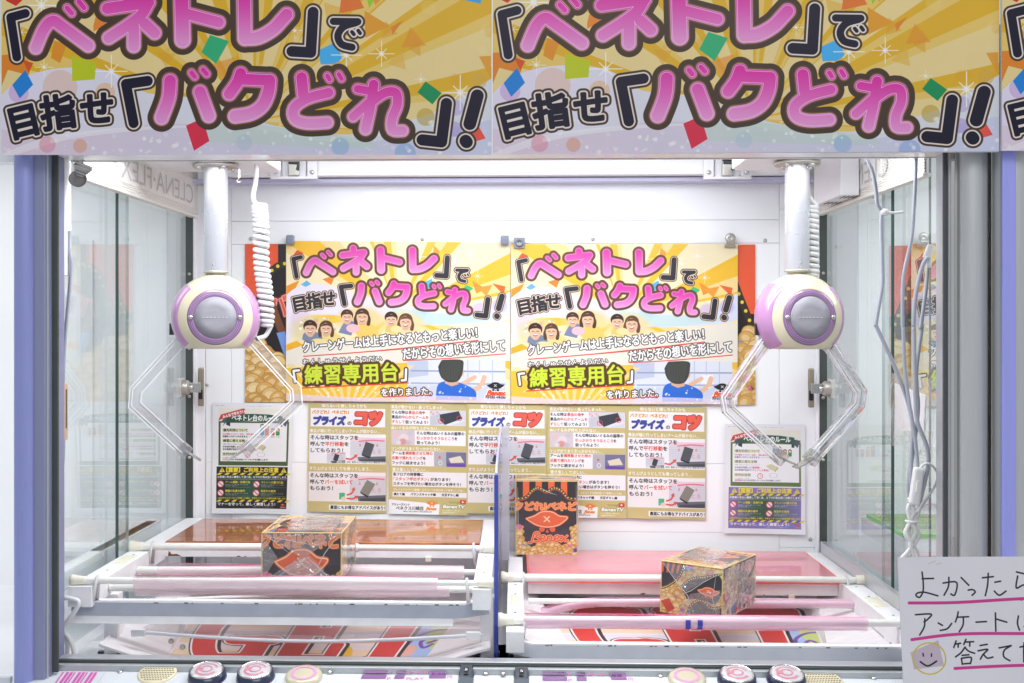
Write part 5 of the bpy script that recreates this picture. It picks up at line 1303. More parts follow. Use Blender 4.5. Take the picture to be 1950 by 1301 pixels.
# ------------------------------------------------------------------ prize shelves
ZL, ZR = -.437, -.507
def shelf(x0, x1, zt, mirror, label):
    o = tag(empty('prize_rack', ((x0 + x1) / 2, .4, ZF)), label, 'prize rack', 'white steel prize racks')
    rw = .040
    for i, X in enumerate((x0, x1 - (.032 if not mirror else rw))):
        w = rw if (i == 0) != mirror else .030
        if mirror and i == 1: X = x1 - rw; w = rw
        b = MB(); b.hexa([(X, .03, zt - .034), (X + w, .03, zt - .034), (X + w, .72, zt - .034), (X, .72, zt - .034)], [(X, .03, zt), (X + w, .03, zt), (X + w, .72, zt), (X, .72, zt)])
        b.box(X + w * .2, X + w * .8, .22, .29, zt, zt + .0012, mi=1)
        r = part(b, 'side_rail', [M_rail, M_yell], o)
        q = MB()
        for yy in (.1, .16, .3, .38): q.disc((X + w * .5, yy, zt + .0006), .0025, 'z', 10)
        part(q, 'rail_holes', M_brown, o)
    # rear ledge under the board
    b = MB(); b.box(x0 + rw, x1 - rw, .432, .436, zt - .030, zt - .004, bev=.001); b.box(x0 + rw, x1 - rw, .437, .705, zt - .030, zt - .006); part(b, 'rear_ledge', M_rail, o)
    b = MB()
    for t in (.58, .8): b.box(x0 + (x1 - x0) * t, x0 + (x1 - x0) * t + .012, .426, .4315, zt - .036, zt - .026, bev=.001)
    part(b, 'ledge_clip', M_cream, o)
    rg = random.Random(5 if mirror else 3)
    b = MB()
    for k in range(9):
        x = rg.uniform(x0 + rw, x1 - rw); s = rg.uniform(.002, .007); z = zt - rg.choice([.0055, .0285]) 
        b.add([(x - s, .4314, z), (x, .4314, z - s * .3), (x + s, .4314, z + s * .1), (x + s * .2, .4314, z + s * .35)], [[0, 1, 2, 3]])
    if not mirror: b.add([(x0 + rw + .006, .4314, zt - .029), (x0 + rw + .034, .4314, zt - .0285), (x0 + rw + .024, .4314, zt - .024), (x0 + rw + .014, .4314, zt - .025), (x0 + rw + .008, .4314, zt - .018)], [[0, 1, 2, 3, 4]])
    part(b, 'rust_chips', M_rust, o)
    # front cross beam: an angle profile with a slanted return at the inner end
    zf = zt - .030 if not mirror else zt - .026; hb = .0215
    if not mirror: path = [(x0 - .0, .045), (x1 - .045, .045), (x1 - .005, .075)]
    else: path = [(x0 + .004, .075), (x0 + .045, .045), (x1, .045)]
    b = MB()
    for (xa, ya), (xb, yb) in zip(path, path[1:]):
        b.hexa([(xa, ya, zf - hb), (xb, yb, zf - hb), (xb, yb + .003, zf - hb), (xa, ya + .003, zf - hb)], [(xa, ya, zf), (xb, yb, zf), (xb, yb + .003, zf), (xa, ya + .003, zf)])
        b.hexa([(xa, ya + .0002, zf + .0002), (xb, yb + .0002, zf + .0002), (xb, yb + .018, zf + .0002), (xa, ya + .018, zf + .0002)], [(xa, ya + .0002, zf + .003), (xb, yb + .0002, zf + .003), (xb, yb + .018, zf + .003), (xa, ya + .018, zf + .003)], 1)
    (xa, ya), (xb, yb) = (path[0], path[1]) if not mirror else (path[1], path[2])
    e = xb - (.02 if not mirror else 0); b.hexa([(xa, ya - .009, zf - hb - .0115), (e, ya - .009, zf - hb - .0115), (e, ya - .009, zf - hb - .0105), (xa, ya - .009, zf - hb - .0105)], [(xa, ya + .002, zf - hb - .003), (e, ya + .002, zf - hb - .003), (e, ya + .002, zf - hb - .0002), (xa, ya + .002, zf - hb - .0002)], 1)
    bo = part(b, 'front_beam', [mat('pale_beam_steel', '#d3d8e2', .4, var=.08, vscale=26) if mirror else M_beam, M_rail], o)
    q = MB()
    for k in range(22):
        x = rg.uniform(xa, xb); s = rg.uniform(.0008, .004)
        q.box(x - s, x + s, ya - .0003, ya + .001, zf - .0005, zf + rg.uniform(.0007, .0014))
    tag(part(q, 'chipped_paint', M_brown, o), kind='stuff')
    for X in ((x0 + .028, x1 - .022) if not mirror else (x0 + .012, x1 - .040)):
        b = MB(); b.box(X, X + .024, .12, .15, ZF, zt - .034, bev=.0015); b.box(X - .05, X + .07, .085, .20, ZF + .0008, ZF + .008, bev=.001); part(b, 'leg', M_rail, o)
        q = MB(); q.box(X + .0245, X + .034, .118, .128, ZF + .0085, ZF + .017); q.box(X - .010, X - .0005, .118, .128, ZF + .0085, ZF + .012); part(q, 'leg_slot', M_black, o)
    return o
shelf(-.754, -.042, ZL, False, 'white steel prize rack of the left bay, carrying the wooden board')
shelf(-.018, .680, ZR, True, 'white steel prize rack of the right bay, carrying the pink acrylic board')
b = MB(); b.box(-.7125, -.0755, .430, .705, ZL - .004, ZL + .002, bev=.0012)
tag(b.build('wooden_board', M_wood, origin=(-.387, .57, ZL)), 'varnished reddish brown wooden board on the left prize rack', 'board')
pb = tag(empty('acrylic_board', (.34, .56, ZR)), 'translucent pink acrylic board with glowing edges on the right prize rack', 'board')
b = MB(); b.box(.024, .638, .424, .704, ZR - .005, ZR + .006); part(b, 'pink_sheet', M_pinkac, pb)
b = MB(); b.box(.023, .639, .4215, .4238, ZR - .0048, ZR + .0062); b.box(.6382, .641, .424, .704, ZR - .0048, ZR + .0062); b.box(.0205, .0238, .424, .704, ZR - .0048, ZR + .0062); part(b, 'pink_edge', M_pinkedge, pb)
gb = tag(empty('acrylic_board', (1.0, .57, -.4185)), 'pale green acrylic board with lime edges in the neighbouring cabinet', 'board')
b = MB(); b.box(.78, 1.45, .452, .70, -.424, -.416); part(b, 'green_sheet', M_greenac, gb)
b = MB(); b.box(.776, .7797, .452, .70, -.424, -.416); b.box(.776, 1.45, .4485, .4517, -.424, -.4155); part(b, 'lime_edge', M_greenedge, gb)
b = MB(); b.box(.77, 1.5, .45, .72, -.46, -.4245, bev=.002)
tag(b.build('prize_rack', M_rail), 'white shelf under the green board in the neighbouring cabinet', 'prize rack')

# ------------------------------------------------------------------ rods across the frames
def rod(x0, x1, Y, z, r, label, sleeves=(), caps=(1, 1), sm=M_sleeve, curl=0):
    o = tag(empty('tension_rod', ((x0 + x1) / 2, Y, z)), label, 'rod', 'rods across the prize racks'); L = (x1 - x0) / 2
    b = MB(); xm = L * .25; b.tube([(-L, 0, 0), (xm, 0, 0)], r, 16); b.tube([(xm, 0, 0), (L, 0, 0)], r * .8, 16); b.lathe([(r * 1.12, 0), (r * 1.12, .012), (r, .013)], 16, Matrix.Translation((xm - .012, 0, 0)) @ Matrix.Rotation(R(90), 4, 'Y'))
    b.build('rod_tube', M_rod, o)
    for s, on in ((-1, caps[0]), (1, caps[1])):
        if not on: continue
        b = MB(); M = Matrix.Translation((s * L, 0, 0)) @ Matrix.Rotation(R(90) * -s, 4, 'Y')
        b.lathe([(0, 0), (r * 1.55, 0), (r * 1.6, .004), (r * 1.3, .012), (r * 1.15, .02), (r * 1.15, .026), (r, .027)], 20, M); b.build('end_cap', M_cream, o)
        b = MB(); sx = s * (L - .045); b.tube([(sx, 0, r * 1.1), (sx, -r * 1.3, -r * .2), (sx + s * .004, -r * 1.15, -.03), (sx + s * .002, r, -.034), (sx, r * 1.2, 0), (sx, 0, r * 1.15)], .0028, 8); b.build('cable_tie', mat('cloudy_tie', '#e4e3e3', .35, alpha=.85), o)
    for i, (a, c, rr, tw) in enumerate(sleeves):
        rg = random.Random(int(abs(a) * 1000)); n = 28; pts, prof = [], []
        b = MB(); vs = []; m = 14
        for k in range(n + 1):
            x = a + (c - a) * k / n - (x0 + x1) / 2; t = k / n
            dz = curl * (max(0, .22 - t) / .22) ** 2
            ri = rr * (1 + .05 * math.sin(t * 9 + tw) + rg.uniform(-.025, .025)) 
            for j in range(m):
                an = tw + math.sin(t * 3.1 + tw) * .5 + (2 * math.pi - .9) * j / (m - 1)
                sag = 1 + .22 * max(0, -math.sin(an))
                vs.append((x, math.cos(an) * ri, math.sin(an) * ri * sag - dz))
        b.add(vs, [[k * m + j, k * m + j + 1, (k + 1) * m + j + 1, (k + 1) * m + j] for k in range(n) for j in range(m - 1)], 0, True)
        b.build('pink_sleeve', sm, o)
        q = MB(); q.tube([(vs[k * m + m - 1][0], vs[k * m + m - 1][1], vs[k * m + m - 1][2]) for k in range(n + 1)], .0007, 6); q.build('sleeve_edge', M_sleevee, o)
    return o
def dx(px, d): return P(px, 1100, d + CAMY).x
rod(-.7545, -.039, 2.21 + CAMY, ZL + .0085, .0075, 'plain white rod just in front of the wooden board', caps=(1, 1))
rod(-.713, -.072, 2.13 + CAMY, -.4575, .007, 'rod with a pale pink sleeve, under the fallen box, set lower behind the front pair', [(dx(302, 2.13), dx(884, 2.13), .0125, 1.9)], (0, 0))
rod(-.7545, -.039, 1.915 + CAMY, ZL + .0075, .0062, 'front rod of the left bay, white ended, with a long pale pink sleeve', [(dx(257, 1.915), dx(833, 1.915), .0098, 2.3)])
rod(-.713, -.072, 1.985 + CAMY, -.4565, .0075, 'lower rod of the left bay, its pink sleeve hanging just below the front rod', [(dx(258, 1.985), dx(856, 1.985), .0115, 1.5)], (0, 0))
rod(-.032, .693, 2.275 + CAMY, ZR + .0085, .0078, 'plain white rod just in front of the pink acrylic board')
rod(.022, .639, 2.2 + CAMY, -.527, .0055, 'middle rod of the right bay, its rose sleeve curling down at the left end', [(dx(1030, 2.2), dx(1632, 2.2), .0085, 2.0)], (0, 0), M_sleeve2, .022)
rod(-.032, .693, 1.945 + CAMY, ZR + .0085, .0078, 'front rod of the right bay in a long rose sleeve with blue tape', [(dx(998, 1.945), dx(1650, 1.945), .0115, 2.1)], (1, 1), M_sleeve2)
for px in (1311, 1334):
    X = dx(px, 1.93); b = MB(); b.lathe([(.0132, -.0042), (.0132, .0042)], 16, Matrix.Translation((X, 1.945 + CAMY, ZR + .0085)) @ Matrix.Rotation(R(90), 4, 'Y'), a0=R(-115), a1=R(-5))
    tag(b.build('tape_strip', mat('blue_tape', '#3a3ea8', .4), origin=(X, .07, -.5)), 'blue tape strip on the rose sleeve, %s of the two' % ('left' if px < 1320 else 'right'), 'tape', 'blue tape strips')
# clear flap with a bright bent edge in the left chute
def arc(t): return (-.66 + .60 * t, .10, -.530 - .014 * math.sin(math.pi * t))
fo = tag(empty('clear_flap', (-.36, .1, -.54)), 'clear bent plastic flap with a bright front edge across the left chute', 'flap')
b = MB(); n = 24; vs = []
for k in range(n + 1): p = arc(k / n); vs += [p, (p[0], .36, -.545)]
b.add(vs, [[2 * k, 2 * k + 2, 2 * k + 3, 2 * k + 1] for k in range(n)], 0, True); part(b, 'flap_sheet', M_clearsheet, fo)
b = MB(); b.tube([Vector(arc(k / n)) + Vector((0, -.002, 0)) for k in range(n + 1)], .0034, 8); part(b, 'flap_edge', mat('flap_edge_white', '#dfe3ea', .3, coat=.4), fo)
for X in (-.655, -.075):
    b = MB(); b.box(X - .012, X + .012, .088, .098, -.536, -.524, bev=.001); part(b, 'flap_bracket', M_rail, fo)
for X, Z in ((-.60, -.546), (-.58, -.556), (-.085, -.532)): b = MB(); b.lathe([(.005, 0), (.0045, .003), (0, .004)], 12, Matrix.Translation((X, .1, Z)) @ Matrix.Rotation(R(90), 4, 'X')); part(b, 'flap_bolt', M_steel, fo)
b = MB(); pA, pB = P(300, 1144, .32), P(935, 1124, .34); b.tube([pA, (pA + pB) / 2 + Vector((0, 0, .004)), pB], .0042, 8); b.box(pA.x - .004, pA.x + .04, pA.y - .004, pA.y + .004, pA.z - .010, pA.z + .006, bev=.001)
tag(b.build('support_bar', M_rail, origin=(pA + pB) / 2), 'thin white support bar under the pink rods of the left bay', 'bar')

# ------------------------------------------------------------------ prize boxes
M_bf = print_mat('prize_box_print', art_box(), .3, coat=1, bump=1, bscale=22, croughness=.16); M_bs = print_mat('prize_box_coin_print', art_boxside(), .3, coat=1, bump=1, bscale=22, croughness=.1)
M_wrap = mat('wrap_fold_glint', '#f4f4f6', .12, coat=1, alpha=.55, var=.02)
M_flapedge = mat('gold_card_edge', '#d9c28a', .4, var=.1)
M_film = thin('wrap_glint_film', '#ffffff', 1.5, .06, body=.13, bodycol='#f4f0ee', bump=1, bscale=34, boost=.10)
def prize_box(loc, rz, w, d, h, label, uvs, tilt=(0, 0), folds=(), film=()):
    o = tag(empty('prize_box', loc), label, 'box', 'film-wrapped prize boxes'); o.rotation_euler = (tilt[0], tilt[1], rz)
    b = MB(); x, y = w / 2, d / 2
    rg = random.Random(int(w * 1e4))
    def bulge(u, v): return .0016 * math.sin(math.pi * u) * math.sin(math.pi * v)
    F = {'front': (lambda u, v: (-x + w * u, -y - bulge(u, v), h - h * v)), 'back': (lambda u, v: (x - w * u, y, h - h * v)), 'left': (lambda u, v: (-x - bulge(u, v), y - d * u, h - h * v)),
         'right': (lambda u, v: (x + bulge(u, v), -y + d * u, h - h * v)), 'top': (lambda u, v: (-x + w * u, y - d * v, h + bulge(u, v) * .7)), 'bottom': (lambda u, v: (-x + w * u, -y + d * v, 0))}
    for k, f in F.items():
        mi, r = uvs.get(k, (1, (0, 0, 1, 1))); b.grid(f, 10, 10, mi, True, r)
    b.build('card_box', [M_bf, M_bs], o)
    # folded corners of the card and creases of the clear wrap
    q = MB(); e = .0011
    for (ax, ay), (bx, by) in (((-x, -y), (x, -y)), ((x, -y), (x, y)), ((x, y), (-x, y)), ((-x, y), (-x, -y))):
        q.tube([(ax, ay, h), (bx, by, h)], e, 6)
        q.tube([(ax, ay, 0.001), (ax, ay, h)], e, 6)
    q.build('box_edges', M_flapedge, o)
    q = MB()
    for face, pts, r in folds:
        P3 = []
        for u, v in pts:
            p = Vector(F[face](u, v)); nrm = {'front': (0, -1, 0), 'left': (-1, 0, 0), 'right': (1, 0, 0), 'top': (0, 0, 1)}[face]
            P3.append(p + Vector(nrm) * .0006)
        q.tube(P3, [r * .3] + [r] * (len(P3) - 2) + [r * .3] if len(P3) > 2 else r, 6)
    if folds: q.build('wrap_creases', M_wrap, o)
    for i, (face, pts) in enumerate(film):     # overlapping folds of the clear wrap, their glints put in as whitish film
        nrm = Vector({'front': (0, -1, 0), 'left': (-1, 0, 0), 'right': (1, 0, 0), 'top': (0, 0, 1)}[face]) * (.0021 + .0004 * i)
        k = MB(); k.add([Vector(F[face](u, v)) + nrm for u, v in pts], [list(range(len(pts)))]); k.build('wrap_fold_glint', M_film, o)
    return o
prize_box(Vector((-.3755, .2025, -.4440)), R(0), .139, .175, .084, 'film-wrapped box lying on its side on the pink rods of the left bay', {'front': (0, (0, .29, 1, .67)), 'top': (0, (1, 1, 0, .12)), 'right': (1, (.1, .2, .9, .6)), 'left': (1, (0, 0, 1, .5))},
          film=[('front', [(.01, .01), (.99, .01), (.52, .52)]), ('front', [(.02, .99), (.98, .99), (.5, .48)]), ('front', [(.01, .05), (.2, .5), (.01, .98)]), ('front', [(.3, .7), (.6, .45), (.8, .75), (.6, .98), (.4, .98)]), ('top', [(.3, .02), (.88, .02), (.9, .98), (.34, .98)]), ('top', [(.4, .1), (.75, .2), (.7, .9), (.45, .8)])],
          folds=[('front', [(.02, .02), (.16, .18), (.36, .43)], .0006), ('front', [(.02, .06), (.5, .2), (.66, .25)], .0006), ('front', [(.97, .04), (.8, .4), (.7, .7), (.58, .98)], .0007), ('front', [(.12, .98), (.4, .7), (.62, .47)], .0007), ('front', [(.56, .48), (.72, .72), (.88, .98)], .0007), ('front', [(.25, .68), (.32, .8), (.42, .98)], .0006),
                 ('top', [(.3, 0), (.32, .5), (.3, 1)], .0005), ('top', [(.86, 0), (.9, .5), (.97, .98)], .0006)])
bx = tag(empty('card_flap', (-.405, .19, -.36)), 'gold printed card flap standing up on top of the fallen box', 'flap')
b = MB(); a, c, e = Vector((-.444, .118, -.3590)), Vector((-.404, .125, -.3590)), P(556, 984, .20)
b.add([a, c, e, a + Vector((0, .002, 0)), c + Vector((0, .002, 0)), e + Vector((0, .002, 0))], [[0, 1, 2], [5, 4, 3]]); b.uv = {0: [(0, 0), (1, 0), (.6, 1)], 1: [(0, 0), (1, 0), (.6, 1)]}
part(b, 'flap_card', M_bs, bx)
prize_box(Vector((.0655, .690, ZR + .0062)), 0, .136, .088, .164, 'upright film-wrapped box standing on the pink acrylic beside the divider', {'front': (0, (0, 0, 1, 1)), 'right': (1, (0, 0, .5, 1)), 'left': (0, (0, 0, .5, 1)), 'top': (1, (0, 0, 1, .6))},
          folds=[('front', [(.03, .1), (.035, .6), (.02, .99)], .0007), ('front', [(.38, .1), (.55, .17), (.66, .2)], .0006), ('front', [(.97, .05), (.98, .5), (.985, .98)], .0005), ('top', [(.05, .5), (.5, .7), (.95, .5)], .0008)])
fc = Vector((P(1374, 1180, 2.0 + CAMY).x, 2.0 + CAMY, -.5135)); ang = math.atan2(.149, .0866)
ux = Vector((math.cos(ang - R(90)), math.sin(ang - R(90)), 0)); uy = Vector((math.cos(ang), math.sin(ang), 0))
w3, d3, h3 = .114, .174, .091
ctr = fc - ux * (w3 / 2) + uy * (d3 / 2)
prize_box(ctr, ang - R(90), w3, d3, h3, 'film-wrapped box set at an angle across the rose rods of the right bay', {'front': (1, (0, 0, 1, .85)), 'right': (1, (.0, .3, 1, 1)), 'top': (0, (.05, .3, .95, 1)), 'left': (1, (0, 0, 1, 1))}, tilt=(R(-1.5), R(1)), film=[('front', [(.02, .02), (.98, .04), (.4, .55)]), ('front', [(.3, .98), (.5, .55), (.98, .4), (.98, .98)]), ('right', [(.02, .02), (.98, .02), (.5, .6), (.05, .95)]), ('right', [(.5, .5), (.98, .3), (.98, .98), (.3, .98)]), ('top', [(.05, .05), (.6, .1), (.8, .9), (.2, .8)])],
          folds=[('front', [(0, 0), (.25, .35), (.45, .6), (.55, .95)], .0008), ('front', [(1, .06), (.7, .3), (.5, .5), (.3, .62)], .0008), ('front', [(.25, .98), (.4, .75), (.55, .62)], .0008), ('front', [(.9, .1), (.85, .6), (.95, .98)], .0006), ('right', [(0, .05), (.4, .45), (.55, .9)], .0007), ('right', [(1, .1), (.6, .5), (.1, .95)], .0006),
                 ('top', [(.05, .05), (.5, .45), (.95, .95)], .0007), ('top', [(.95, .1), (.5, .5), (.1, .6)], .0007)])

# ------------------------------------------------------------------ claws
def claw(hx, hy, Y, yaw, label, arms, coil, plate_py, pole_bot, cw):
    hc = P(hx, hy, Y)
    o = tag(empty('crane_claw', hc), label, 'claw', 'crane claws')
    zt = P(985, plate_py, Y).z - hc.z; zb = P(985, pole_bot, Y).z - hc.z
    # carriage above
    b = MB(); b.box(cw[0], cw[1], -.07, .12, zt + .0095, zt + .03, bev=.003); b.box(-.06, .06, -.07, .30, zt + .031, zt + .05, bev=.002); b.build('carriage', M_white, o)
    b = MB(); b.lathe([(0, 0), (.041, 0), (.0425, .002), (.0425, .006), (.03, .009), (0, .009)], 40, Matrix.Translation((0, 0, zt)) @ Matrix.Diagonal((1.02, 1, 1, 1))); b.build('mount_plate', M_steel, o)
    for a in (.6, 2.2, 3.9, 5.4):
        b = MB(); b.lathe([(.0045, 0), (.0045, .003), (.003, .005), (0, .005)], 12, Matrix.Translation((.034 * math.cos(a), .034 * math.sin(a), zt)) @ Matrix.Rotation(R(180), 4, 'X')); b.build('mount_bolt', M_chrome, o)
    b = MB(); b.lathe([(.0225, zb), (.0228, zb + .001), (.0228, zt)], 40); b.build('pole', M_pole, o)
    b = MB(); b.lathe([(.0022, 0), (.002, .001), (0, .001)], 12, Matrix.Translation((.001, -.0225, zb + .012)) @ Matrix.Rotation(R(90), 4, 'X')); b.build('pole_screw', M_steel, o)
    b = MB(); b.lathe([(.0, zb - .018), (.0135, zb - .018), (.0135, zb - .008), (.0185, zb - .0075), (.0185, zb - .004), (.0235, zb - .0035), (.0235, zb + .0004), (.0, zb + .0004)], 40); b.build('pole_collar', mat('grey_collar', '#b9b6aa', .4, metal=.3), o)
    # head: puck with a flat underside
    MH = Matrix.Rotation(yaw, 4, 'Z') @ Matrix.Rotation(R(90), 4, 'X')
    def flat(v):
        return Vector((v.x, max(v.y, -.0585), v.z))
    hd = [(0, -.066), (.03, -.065), (.052, -.055), (.070, -.036), (.0805, -.008), (.0825, .006), (.081, .02), (.075, .036), (.066, .0455), (.058, .0505), (.0535, .053), (.0518, .053)]
    hs = smoothpts([(a, h, 0) for a, h in hd], 3)
    b = MB(); b.lathe([(p.x, p.y) for p in hs], 72, MH, post=flat); head = b.build('claw_head', M_ivory, o)
    pr = [(.0822, -.008), (.0839, .006), (.0824, .020), (.0765, .0362), (.0700, .0433)]
    sp = smoothpts([(a, h, 0) for a, h in pr], 3)
    for a0, a1 in ((R(-45), R(50)), (R(130), R(225))): b = MB(); b.lathe([(sp[0].x - .003, sp[0].y)] + [(p.x, p.y) for p in sp] + [(sp[-1].x - .003, sp[-1].y)], 28, MH, a0=a0, a1=a1); b.build('mauve_band', M_mauve, head)
    b = MB(); b.lathe([(.0518, .053), (.0505, .0548), (.042, .0565), (.0385, .056)], 56, MH); b.build('purple_ring', M_ring, head)
    b = MB()
    for rr, hh in ((.0418, .0565), (.0450, .0559), (.0482, .0553)): b.lathe([(rr - .0005, hh - .0004), (rr, hh + .0005), (rr + .0005, hh - .0006)], 56, MH)
    b.build('ring_lines', M_ringd, head)
    b = MB(); b.lathe([(.0385, .0560), (.0385, .0570), (.020, .0576), (0, .0576)], 56, MH); b.build('grey_lens', M_lens, head)
    b = MB()
    for k in range(7): b.box(-.024 + k * .007, -.0195 + k * .007, -.0006, .0006, .0580, .0583, M=MH)
    b.build('lens_mark', mat('pale_lens_mark', '#cfcdd0', .4), head)
    for s in (-1, 1):
        b = MB(); b.lathe([(.0042, .0555), (.0042, .0580), (.0025, .0590), (0, .0590)], 14, MH @ Matrix.Translation((s * .0445, 0, 0))); b.build('head_screw', M_chrome, head)
    b = MB(); b.box(-.006, .006, -.0005, .004, -.011, .011, M=Matrix.Rotation(yaw, 4, 'Z') @ Matrix.Translation((-.0795, -.006, -.022))); b.build('side_slot', M_black, head)
    # arms
    RZ = Matrix.Rotation(yaw, 4, 'Z')
    pr = [(-.0105, -.008), (.0105, -.008), (.0105, .008), (.0065, .008), (.0065, -.0035), (-.0065, -.0035), (-.0065, .008), (-.0105, .008)]
    for sgn, pts in zip((-1, 1), arms):
        w = [RZ @ Vector((x, 0, z)) for x, z in pts]
        b = MB(); b.sweep(w[:-1], pr, RZ @ Vector((0, 1, 0))); arm = b.build('claw_arm', M_acrylic, o, recalc=True)
        b = MB()
        for e_, yy in ((-.0108, -.0085), (.0108, -.0085), (.0055, -.0088)):
            b.sweep(w[:-1], [(e_ - .0010, yy - .0010), (e_ + .0010, yy - .0010), (e_ + .0010, yy + .0010), (e_ - .0010, yy + .0010)], RZ @ Vector((0, 1, 0)))
        b.build('arm_edge', M_polish, arm)
        d = (w[-1] - w[-2]).normalized(); b = MB()
        b.sweep([w[-2] - (w[-2] - w[-3]).normalized() * .012, w[-2] + (w[-2] - w[-3]).normalized() * .010], [(-.012, -.0095), (.012, -.0095), (.012, .0095), (-.012, .0095)], RZ @ Vector((0, 1, 0)))
        b.build('arm_bracket', mat('bracket_clear_grey', '#f2f2f2', .15, trans=.85, ior=1.3, var=.0), arm)
        b = MB(); b.sweep([w[-2], w[-2] + d * .012, w[-1]], [(-.0012, -.013), (.0012, -.013), (.0012, .013), (-.0012, .013)], RZ @ Vector((0, 1, 0))); b.build('claw_tip', M_tip, arm)
    # coiled cable
    pts = [P(a, c, Y + dy) - hc for a, c, dy in coil['lead']]
    ax = smoothpts([P(a, c, Y + dy) - hc for a, c, dy in coil['axis']], 20); n = coil['turns'] * 16; sp = []
    for i in range(n + 1):
        t = i / n; f = t * (len(ax) - 1); k = min(int(f), len(ax) - 2); p = ax[k].lerp(ax[k + 1], f - k)
        an = 2 * math.pi * coil['turns'] * t; rr = coil['r'] * (1 if t < .93 else 1 - (t - .93) * 4)
        sp.append(p + Vector((math.cos(an) * rr, math.sin(an) * rr, 0)))
    tail = [P(a, c, Y + dy) - hc for a, c, dy in coil['tail']]
    b = MB(); b.tube(smoothpts(pts + [sp[0]], 6)[:-1] + sp + smoothpts([sp[-1]] + tail, 6)[1:], .0048, 8); b.build('coiled_cable', M_cable, o)
    q = P(coil['hook'][0], coil['hook'][1], Y - .02) - hc
    b = MB(); b.tube([q + Vector((0, 0, .022)), q + Vector((0, 0, .006))], .0028, 8); b.tube([q + Vector((.0035 * math.cos(a * .5), 0, .0035 * math.sin(a * .5) + .001)) for a in range(3, 13)], .0012, 6); b.build('hook', M_chrome, o)
    return o
armsL = ([(-.052, -.030), (-.146, -.137), (-.148, -.164), (-.058, -.252), (-.028, -.272)], [(.056, -.030), (.150, -.137), (.152, -.164), (.058, -.252), (.022, -.272)])
claw(411, 605, .30, R(14), 'crane claw of the left bay, its round face turned to the viewer, arms spread', armsL,
     dict(lead=[(489, 306, .02), (487, 345, .02), (482, 372, .02), (487, 388, .02)], axis=[(494, 392, .02), (497, 430, .02), (498, 500, .02), (505, 560, .02), (508, 620, .03)], tail=[(505, 640, .03), (488, 645, .02)], turns=23, r=.0118, hook=(455, 345)), 318, 516, (-.135, .10))
armsR = ([(-.058, -.036), (-.140, -.150), (-.136, -.172), (-.035, -.262), (-.004, -.276)], [(.052, -.036), (.126, -.140), (.122, -.166), (.030, -.264), (-.004, -.282)])
claw(1518, 605, .30, R(11), 'crane claw of the right bay, its round face turned away to the right, arms spread', armsR,
     dict(lead=[(1538, 316, .03), (1537, 350, .03), (1541, 375, .03)], axis=[(1545, 392, .03), (1545, 430, .03), (1545, 480, .03), (1546, 525, .03)], tail=[(1540, 535, .02), (1530, 540, .02)], turns=14, r=.0105, hook=(1541, 320)), 318, 515, (-.10, .045))

# ------------------------------------------------------------------ cables and things hung at the sides
def cable(name, pts, r, m, label, group=None, Y=.045):
    w = smoothpts([P(a, c, Y + (dy[0] if dy else 0)) for a, c, *dy in pts], 5)
    org = w[0].copy(); b = MB(); b.tube(w, r, 8)
    return tag(b.build(name, m, origin=org), label, 'cable', group)
def z6(p): return [(1400 + a / 3.545, 280 + c / 3.545) for a, c in p]
def z7(p): return [(1400 + a / 3.545, 600 + c / 3.545) for a, c in p]
G = 'grey cables hanging inside the right glass'
cable('hanging_cable', z6([(880, 60), (925, 160), (950, 290), (960, 385), (988, 440), (986, 520), (992, 760), (994, 920), (965, 1100), (950, 1200)]) + z7([(955, 80), (1010, 200), (1060, 310), (1150, 540), (1188, 680), (1200, 800), (1190, 920), (1188, 1070), (1195, 1250)]), .0034, M_gcable, 'grey cable with a white knot near the top, leftmost of the hanging cables', G, .05)
cable('hanging_cable', z6([(1222, 0), (1218, 200), (1205, 450), (1190, 620), (1140, 850), (1130, 1000), (1130, 1200)]) + z7([(1135, 100), (1142, 330), (1170, 560), (1196, 720), (1222, 900), (1235, 1050)]), .0032, M_gcable, 'thin grey cable running straight up behind the banner', G, .04)
cable('hanging_cable', z6([(1300, 745), (1262, 810), (1218, 1000), (1204, 1200)]) + z7([(1206, 100), (1212, 400), (1216, 560), (1230, 720), (1285, 860), (1304, 950), (1296, 1050), (1262, 1200), (1240, 1275)]), .0036, M_gcable, 'thick grey cable from the plug, bowing out to the right near the switch', G, .032)
cable('hanging_cable', z6([(1306, 755), (1290, 950), (1268, 1110), (1252, 1230)]) + z7([(1264, 60), (1232, 290), (1222, 450), (1236, 600), (1225, 740), (1200, 930), (1178, 1050), (1170, 1180), (1190, 1275)]), .0034, M_gcable, 'grey cable from the plug that crosses behind the white switch', G, .055)
cable('hanging_cable', z7([(1245, 1045), (1268, 1012), (1310, 1005), (1350, 1040), (1368, 1090), (1335, 1180), (1268, 1262), (1230, 1330)]), .0021, M_cable, 'thin white cable looping beside the inline switch', G, .028)
c = P(1745, 926, .03); b = MB(); b.box(-.0085, .0085, -.007, .007, -.031, .031, bev=.004, M=Matrix.Rotation(R(8), 4, 'Y')); b.box(-.003, .003, -.0085, -.0065, -.010, .010, bev=.001, M=Matrix.Rotation(R(8), 4, 'Y'))
o = b.build('inline_switch', M_cable); o.location = c; tag(o, 'white inline switch on the hanging cables', 'switch')
c = P(1769, 480, .04); b = MB(); b.box(-.006, .006, -.005, .005, -.012, .012, bev=.002, M=Matrix.Rotation(R(20), 4, 'Y')); b.lathe([(.005, -.026), (.0035, -.012)], 12); o = b.build('cable_plug', M_cable); o.location = c; tag(o, 'white plug joining two grey cables high by the right post', 'plug')
c = P(1684, 405, .05); b = MB(); b.lathe([(0, -.006), (.007, -.004), (.0075, .002), (.004, .006), (0, .007)], 14); b.tube([(.004, 0, 0), (.018, -.003, -.001), (.03, -.003, .001)], .0022, 8); o = b.build('cable_knot', M_cable); o.location = c; tag(o, 'white tie knot on the leftmost hanging cable', 'cable tie')
